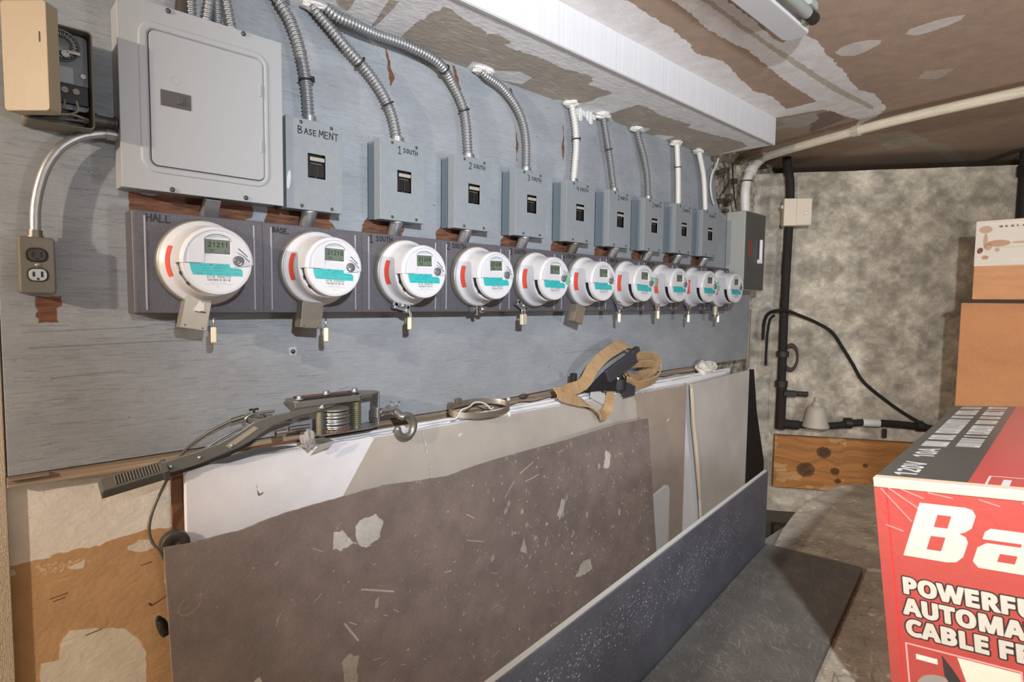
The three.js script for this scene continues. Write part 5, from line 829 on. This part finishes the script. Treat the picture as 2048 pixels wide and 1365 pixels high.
  part('edge_tape', [bx(0.016, 0.0035, Wd, 0.0065, H + 0.0003, Wd / 2, 0.0015), bx(0.003, 0.012, Wd, -0.0003, H - 0.005, Wd / 2, 0.0014)], std(0xc9b59a, 0.3), t);
  for (const [z, d, z2, d2] of [[0.008, 0.012, 0.04, 0.052], [0.016, 0.01, 0.05, 0.035], [0.024, 0.008, 0.055, 0.02], [0.06, 0.012, 0.085, 0.016], [0.11, 0.014, 0.13, 0.02], [0.15, 0.012, 0.165, 0.03], [0.01, 0.06, 0.03, 0.066]]) part('film_fold', rod(V(-0.0008, H - d, z), V(-0.0008, H - d2, z2), 0.0011, 8), M.film ??= phys({ color: 0xffffff, roughness: 0.05, transmission: 0.9, thickness: 0, clearcoat: 1 }), t).userData.label = 'shiny creased clear film';
  solo('wood_block', 'scrap wood block holding up the right side of the red carton', 'block', bx(0.3, 0.034, 0.05, 0.95, T + 0.0175, 1.62, 0.002), std(0x8a6a45, 0.8));
}
// ---------- brown cartons near the far wall ----------
{
  const card = (dk) => { const c = canvasOf(256, 256, (g) => { g.fillStyle = dk ? '#c0875a' : '#cb9468'; g.fillRect(0, 0, 256, 256); }); grain(c, (x, y) => 0.9 + 0.12 * fbm(x / 30, y / 9) + 0.05 * hash(x, y)); return std(0xffffff, 0.85, 0, { map: texOf(c) }); };
  const lo = thing('cardboard_carton', 'large brown cardboard carton with a dark strip at its top, behind the red carton', 'carton', [3.0, 0.001, 0.911]);
  part('box', bx(0.5, 1.419, 0.9, 0.25, 0.7095, 0.45, 0.004), card(true), lo); part('dark_top_strip', bx(0.512, 0.015, 0.91, 0.25, 1.4235, 0.45, 0.003), std(0x3d352b, 0.85), lo); part('pale_tape', bx(0.004, 0.03, 0.6, -0.0065, 1.414, 0.57, 0.001), std(0xcfc6ba, 0.5), lo);  // dark strip laid along the top of the large carton
  const up = thing('cardboard_carton', 'smaller cardboard carton with a stained white printed band, on top of the large one', 'carton', [3.0, 1.432, 0.948]);
  part('box', bx(0.45, 0.345, 0.8, 0.225, 0.1725, 0.4, 0.004), card(false), up);
  const c = canvasOf(700, 180, (g, W, H) => {
    g.fillStyle = '#d6cdbf'; g.fillRect(0, 0, W, H);
    for (let i = 0; i < 70; i++) { g.globalAlpha = rr(0.1, 0.4); g.fillStyle = rnd() < 0.5 ? '#e9e4dc' : '#b9a68f'; g.fillRect(rr(0, W), rr(0, H), rr(60, 300), rr(1, 5)); }
    g.fillStyle = '#a0683a'; for (const [x, y, w, h, a] of [[10, 20, 40, 30, 0.5], [24, 50, 14, 60, 0.5], [36, 78, 70, 26, 0.6], [28, 88, 24, 30, 0.5], [22, 138, 22, 16, 0.7], [60, 110, 16, 14, 0.5], [110, 85, 60, 10, 0.4], [200, 90, 200, 14, 0.25]]) { g.globalAlpha = a; g.beginPath(); g.ellipse(x + w / 2, y + h / 2, w / 2, h / 2, 0, 0, 7); g.fill(); }
    g.globalAlpha = 0.85; g.fillStyle = '#6b4a30'; for (let i = 0; i < 14; i++) g.fillRect(70 + i * 17, 22, rr(5, 11), 7); g.fillStyle = '#5e2420'; g.beginPath(); g.ellipse(16, 118, 9, 12, 0.4, 0, 7); g.fill();
  });
  part('printed_band', new THREE.BoxGeometry(0.003, 0.196, 0.79).translate(-0.0012, 0.2445, 0.3955), std(0xffffff, 0.6, 0, { map: texOf(c) }), up);
}
// ---------- things on the far wall ----------
function onFar(name, label, cat, s, y, out, group) { const t = thing(name, label, cat, farPos(s, y, out), group); t.rotation.y = FAR_TURN; return t; }
{
  M.iron = std(0x2a2725, 0.7, 0.3, { bumpMap: bumpTex('mud', () => 0, [1, 6]), bumpScale: 0.002 });
  const t = onFar('iron_pipe', 'dark vertical iron pipe on the far wall, elbowed at top and bottom', 'pipe', 0.078, 0, 0.055);
  part('riser', tube([[-0.035, 2.2, 0.06], [-0.03, 2.17, 0.045], [-0.012, 2.12, 0.02], [0, 2.05, 0.003], [-0.002, 1.4, 0], [0, 0.95, 0]], 0.023, 80, 16), M.iron, t);
  part('lower_riser', [cy(0.027, 0.027, 0.26, 'y', 0.002, 0.82, 0)], std(0x332622, 0.85, 0.2, { bumpMap: bumpTex('mud', () => 0, [1, 6]), bumpScale: 0.003 }), t);
  M.valve = std(0x3a3836, 0.6, 0.4); part('union', cy(0.034, 0.034, 0.035, 'y', 0, 0.95, 0, 8), M.valve, t); part('coupling', cy(0.033, 0.033, 0.03, 'y', 0, 1.12, 0, 12), M.valve, t); part('valve', [bx(0.07, 0.03, 0.05, 0.04, 0.9, 0.02, 0.006), cy(0.014, 0.014, 0.09, 'x', 0.09, 0.9, 0.02)], M.valve, t);
  part('rusty_loop', new THREE.TorusGeometry(0.05, 0.009, 8, 24).scale(0.7, 1.4, 1).translate(0.045, 1.1, -0.01), std(0x4e3a32, 0.9), t);
  part('foot_elbow', tube([[0.002, 0.78, 0], [0.004, 0.735, 0], [0.03, 0.722, 0], [0.1, 0.718, 0]], 0.026, 30, 16), M.iron, t);
  const h = onFar('floor_pipe', 'dark horizontal pipe run along the far wall above the plank', 'pipe', 0.15, 0.74, 0.055);
  part('pipe', tube([[0, -0.02, 0], [0.2, -0.015, 0], [0.35, 0.012, 0], [0.55, 0.012, 0], [0.75, -0.005, 0], [1.6, -0.01, 0]], 0.019, 80, 14), M.iron, h); part('white_sleeve', [cy(0.0225, 0.0225, 0.085, 'x', 0.395, 0.014, 0, 18)], M.pvc, h); part('coupling', [cy(0.03, 0.03, 0.035, 'x', 0.28, 0.005, 0, 10), cy(0.029, 0.029, 0.03, 'x', 0.63, 0.01, 0, 12), bx(0.02, 0.05, 0.02, 0.46, -0.04, 0.01, 0.004).rotateZ(0)], M.darksteel, h);
  const j = onFar('white_junction_box', 'small off-white cable box fixed over the iron pipe', 'junction box', 0.105, 1.828, 0.08);
  part('box', bx(0.142, 0.148, 0.062, 0, 0.074, 0.031, 0.006), std(0xd8cdb9, 0.5), j); part('lid_half', plate(roundRect(0.075, 0.14, 0.004, 0.03, 0.074), 0.006, 0.061, 0.002), std(0xd8cdb9, 0.5), j); part('knob', lump(1, 0.012, 0.012, 0.008, 0, 1, 2).translate(0.04, 0.065, 0.068), M.white, j); part('side_tab', bx(0.012, 0.02, 0.02, -0.075, 0.105, 0.03, 0.003), std(0xd8cdb9, 0.5), j);
  const b = onFar('white_bell', 'off-white bell shaped plastic cover standing on the pipe ledge', 'plastic cover', 0.258, 0.716, 0.085);
  part('shell', latheY([[0.0, 0.002], [0.068, 0], [0.07, 0.008], [0.062, 0.03], [0.05, 0.095], [0.044, 0.115], [0.024, 0.122], [0.02, 0.13], [0.021, 0.146], [0.0, 0.15]], 40), std(0xb9b0a3, 0.55), b); part('cap', latheY([[0, 0.175], [0.01, 0.172], [0.013, 0.16], [0.008, 0.148]], 20), std(0xb9b0a3, 0.55), b);
  const w = onFar('black_cable', 'black cable drooping across the far wall to the floor pipe', 'cable', 0, 0, 0);
  part('cable', tube([[-0.03, 1.2, 0.06], [-0.028, 1.29, 0.06], [-0.012, 1.345, 0.07], [0.03, 1.366, 0.095], [0.08, 1.365, 0.11], [0.14, 1.345, 0.07], [0.25, 1.301, 0.03], [0.331, 1.25, 0.028], [0.39, 1.165, 0.028], [0.445, 1.075, 0.028], [0.5, 0.982, 0.028], [0.605, 0.889, 0.028], [0.73, 0.8, 0.03], [0.82, 0.752, 0.05], [0.87, 0.74, 0.07]], 0.0085, 120, 10), M.blackrough, w);
  const w2 = onFar('black_cable', 'short black cable dropping from the corner beside the iron pipe', 'cable', 0, 0, 0); part('cable', tube([[0.03, 1.34, 0.04], [0.01, 1.32, 0.036], [-0.002, 1.25, 0.035], [-0.006, 1.15, 0.035], [-0.006, 1.05, 0.035]], 0.007, 40, 8), M.blackrough, w2);
  const d = onFar('drain_pipe', 'dark vertical pipe on the far wall above the cartons', 'pipe', 1.2, 1.0, 0.05); part('pipe', cy(0.034, 0.034, 1.2, 'y', 0, 0.6, 0, 20), M.iron, d); part('coupling', cy(0.042, 0.042, 0.05, 'y', 0, 1.1, 0, 20), M.iron, d);
  // plank
  const c = canvasOf(1024, 256, (g) => { g.fillStyle = '#9c6a38'; g.fillRect(0, 0, 1024, 256); });
  const kn = [[230, 70, 22], [150, 160, 28], [285, 158, 14], [300, 205, 10], [470, 200, 9], [420, 120, 8], [700, 90, 16]];
  grain(c, (x, y, i, dd) => {
    let yy = y; for (const [a, b, r] of kn) { const q = Math.exp(-((x - a) ** 2) / (r * r * 7)); yy += (y > b ? 1 : -1) * q * r * 0.8; }
    let v = 0.78 + 0.4 * fbm(x / 190, yy / 9, 3) + 0.1 * fbm(x / 5, y / 5, 2);
    for (const [a, b, r] of kn) { const D = Math.hypot((x - a) / 1.25, y - b) / r * (0.85 + 0.3 * fbm(x / 9, y / 9)); if (D < 1) v *= 0.5 + 0.05 * Math.sin(D * 9); else if (D < 1.25) v *= 0.6; }
    if (fbm(x / 90 + 8, y / 50 + 3, 4) > 0.6 && x < 330) { dd[i] *= 1.1; dd[i + 1] *= 1.25; dd[i + 2] *= 1.5; } return v;
  });
  const p = onFar('wood_plank', 'knotty orange-brown wood plank fixed low along the far wall', 'plank', 0.055, 0.353, 0.02); part('plank', uvBy(bx(2.4, 0.3, 0.038, 1.2, 0.15, 0.019, 0.002), 'X', 'Y', 0, 1.15, 0, 0.3), std(0xffffff, 0.8, 0, { map: (() => { const q = texOf(c); q.wrapS = THREE.MirroredRepeatWrapping; return q; })() }), p);
  const tb = onFar('added_dark_timber', 'added dark rough timber at the foot of the far wall', 'timber', 0.0, 0.001, 0.11); part('timber', [roughSheet(1.5, 0.16, 60, 8, 0.008, 14, 2).translate(0.8, 0.08, 0.05), bx(1.5, 0.16, 0.05, 0.8, 0.08, 0.018)], std(0x3a2c22, 0.9), tb);  // timber put in for the dark band under the plank
}
// ---------- ceiling: pale pipe and fluorescent strip ----------
{
  const t = thing('ceiling_pipe', 'cream painted pipe running just under the ceiling at the far end', 'pipe', [0, 0, 0]);
  const m = std(0xddd3bd, 0.5, 0, { bumpMap: bumpTex('mud', () => 0, [2, 8]), bumpScale: 0.002 });
  part('pipe', tube([[2.85, 2.16, -0.01], [2.76, 2.165, 0.19], [2.66, 2.17, 0.5], [2.6, 2.175, 0.75], [2.55, 2.18, 1.15], [2.45, 2.185, 2.0], [2.35, 2.185, 3.0]], 0.02, 80, 16), m, t); part('collar', rod(V(2.648, 2.171, 0.54), V(2.642, 2.171, 0.57), 0.024, 20), m, t);
  const f = thing('fluorescent_strip', 'white fluorescent strip fixture with a dark socket on the ceiling', 'light fixture', [0, 0, 0]);
  const w = std(0xd2d4d6, 0.45);
  part('housing', [plate(roundRect(1.5, 0.075, 0.03, 0, 0), 0.06, 0, 0.004).rotateX(-Math.PI / 2).translate(0.745, 2.158, 0.735)], w, f);
  part('socket', [bx(0.03, 0.05, 0.026, 1.425, 2.185, 0.785, 0.005), bx(0.05, 0.02, 0.04, 1.42, 2.208, 0.785, 0.003), lump(1, 0.006, 0.006, 0.006, 0, 1, 2).translate(1.447, 2.175, 0.775)], std(0x9ba19a, 0.5), f);
  part('tube', [cy(0.015, 0.015, 1.3, 'x', 0.78, 2.17, 0.8, 20)], std(0x8f958e, 0.35), f); part('tube_end', cy(0.016, 0.016, 0.05, 'x', 1.405, 2.17, 0.8, 20), M.darksteel, f);
}

// ---------- lamps ----------
{
  const e = new THREE.Color(WARM.color), t = thing('ceiling_bulb', 'warm bare bulb in a ceiling holder to the left', 'lamp', WARM.at);
  part('bulb', latheY([[0, -0.034], [0.016, -0.03], [0.029, -0.014], [0.031, 0.002], [0.024, 0.022], [0.014, 0.036], [0.013, 0.05]], 28), std(0xffffff, 0.4, 0, { emissive: e, emissiveIntensity: 6 }), t);
  part('holder', [cy(0.02, 0.018, 0.05, 'y', 0, 0.072, 0), cy(0.05, 0.055, 0.03, 'y', 0, 2.204 - WARM.at[1], 0, 24), cy(0.025, 0.03, 0.12, 'y', 0, 0.14, 0)], M.white, t);
  const p = new THREE.PointLight(WARM.color, WARM.power); p.position.set(...WARM.at); p.castShadow = true; p.shadow.radius = 1.4; scene.add(p);
}
{
  const t = thing('flash_head', 'added reflector head behind the camera, standing in for its flash', 'lamp', COOL.at), head = new THREE.Group(); head.name = 'head'; t.add(head);
  head.quaternion.setFromUnitVectors(V(0, 0, 1), V(...COOL.to).sub(V(...COOL.at)).normalize());
  part('shade', latheZ([[0.02, -0.1], [0.03, -0.09], [0.07, -0.03], [0.075, -0.012], [0.073, -0.012], [0.066, -0.03], [0.026, -0.088], [0.0, -0.09]], 36), M.black, head);
  part('lens', cy(0.066, 0.066, 0.004, 'z', 0, 0, -0.022, 32), std(0xffffff, 0.4, 0, { emissive: new THREE.Color(COOL.color), emissiveIntensity: 5 }), head);
  part('rod', cy(0.006, 0.006, 0.34, 'y', -0.07, 0.24, 0.07, 10), M.black, t);
  const p = new THREE.SpotLight(COOL.color, COOL.power, 0, 0.9, 1); p.position.set(...COOL.at); p.target.position.set(...COOL.to); p.castShadow = true; p.shadow.radius = 1.2; scene.add(p, p.target);
}
{
  const t = thing('fill_globe', 'added unseen white globe giving fill light beyond the table', 'lamp', [FILL.at[0], 0, FILL.at[2]]);
  part('globe', new THREE.SphereGeometry(0.17, 32, 20).translate(0, FILL.at[1], 0), std(0xffffff, 0.5, 0, { emissive: new THREE.Color(FILL.color), emissiveIntensity: 4 }), t);
  part('stand', [cy(0.012, 0.012, FILL.at[1] - 0.17, 'y', 0, (FILL.at[1] - 0.17) / 2, 0), cy(0.16, 0.15, 0.02, 'y', 0, 0.011, 0, 32)], M.black, t);
  const p = new THREE.PointLight(FILL.color, FILL.power); p.position.set(...FILL.at); p.castShadow = true; p.shadow.radius = 8; scene.add(p);
}
renderer.render(scene, camera);
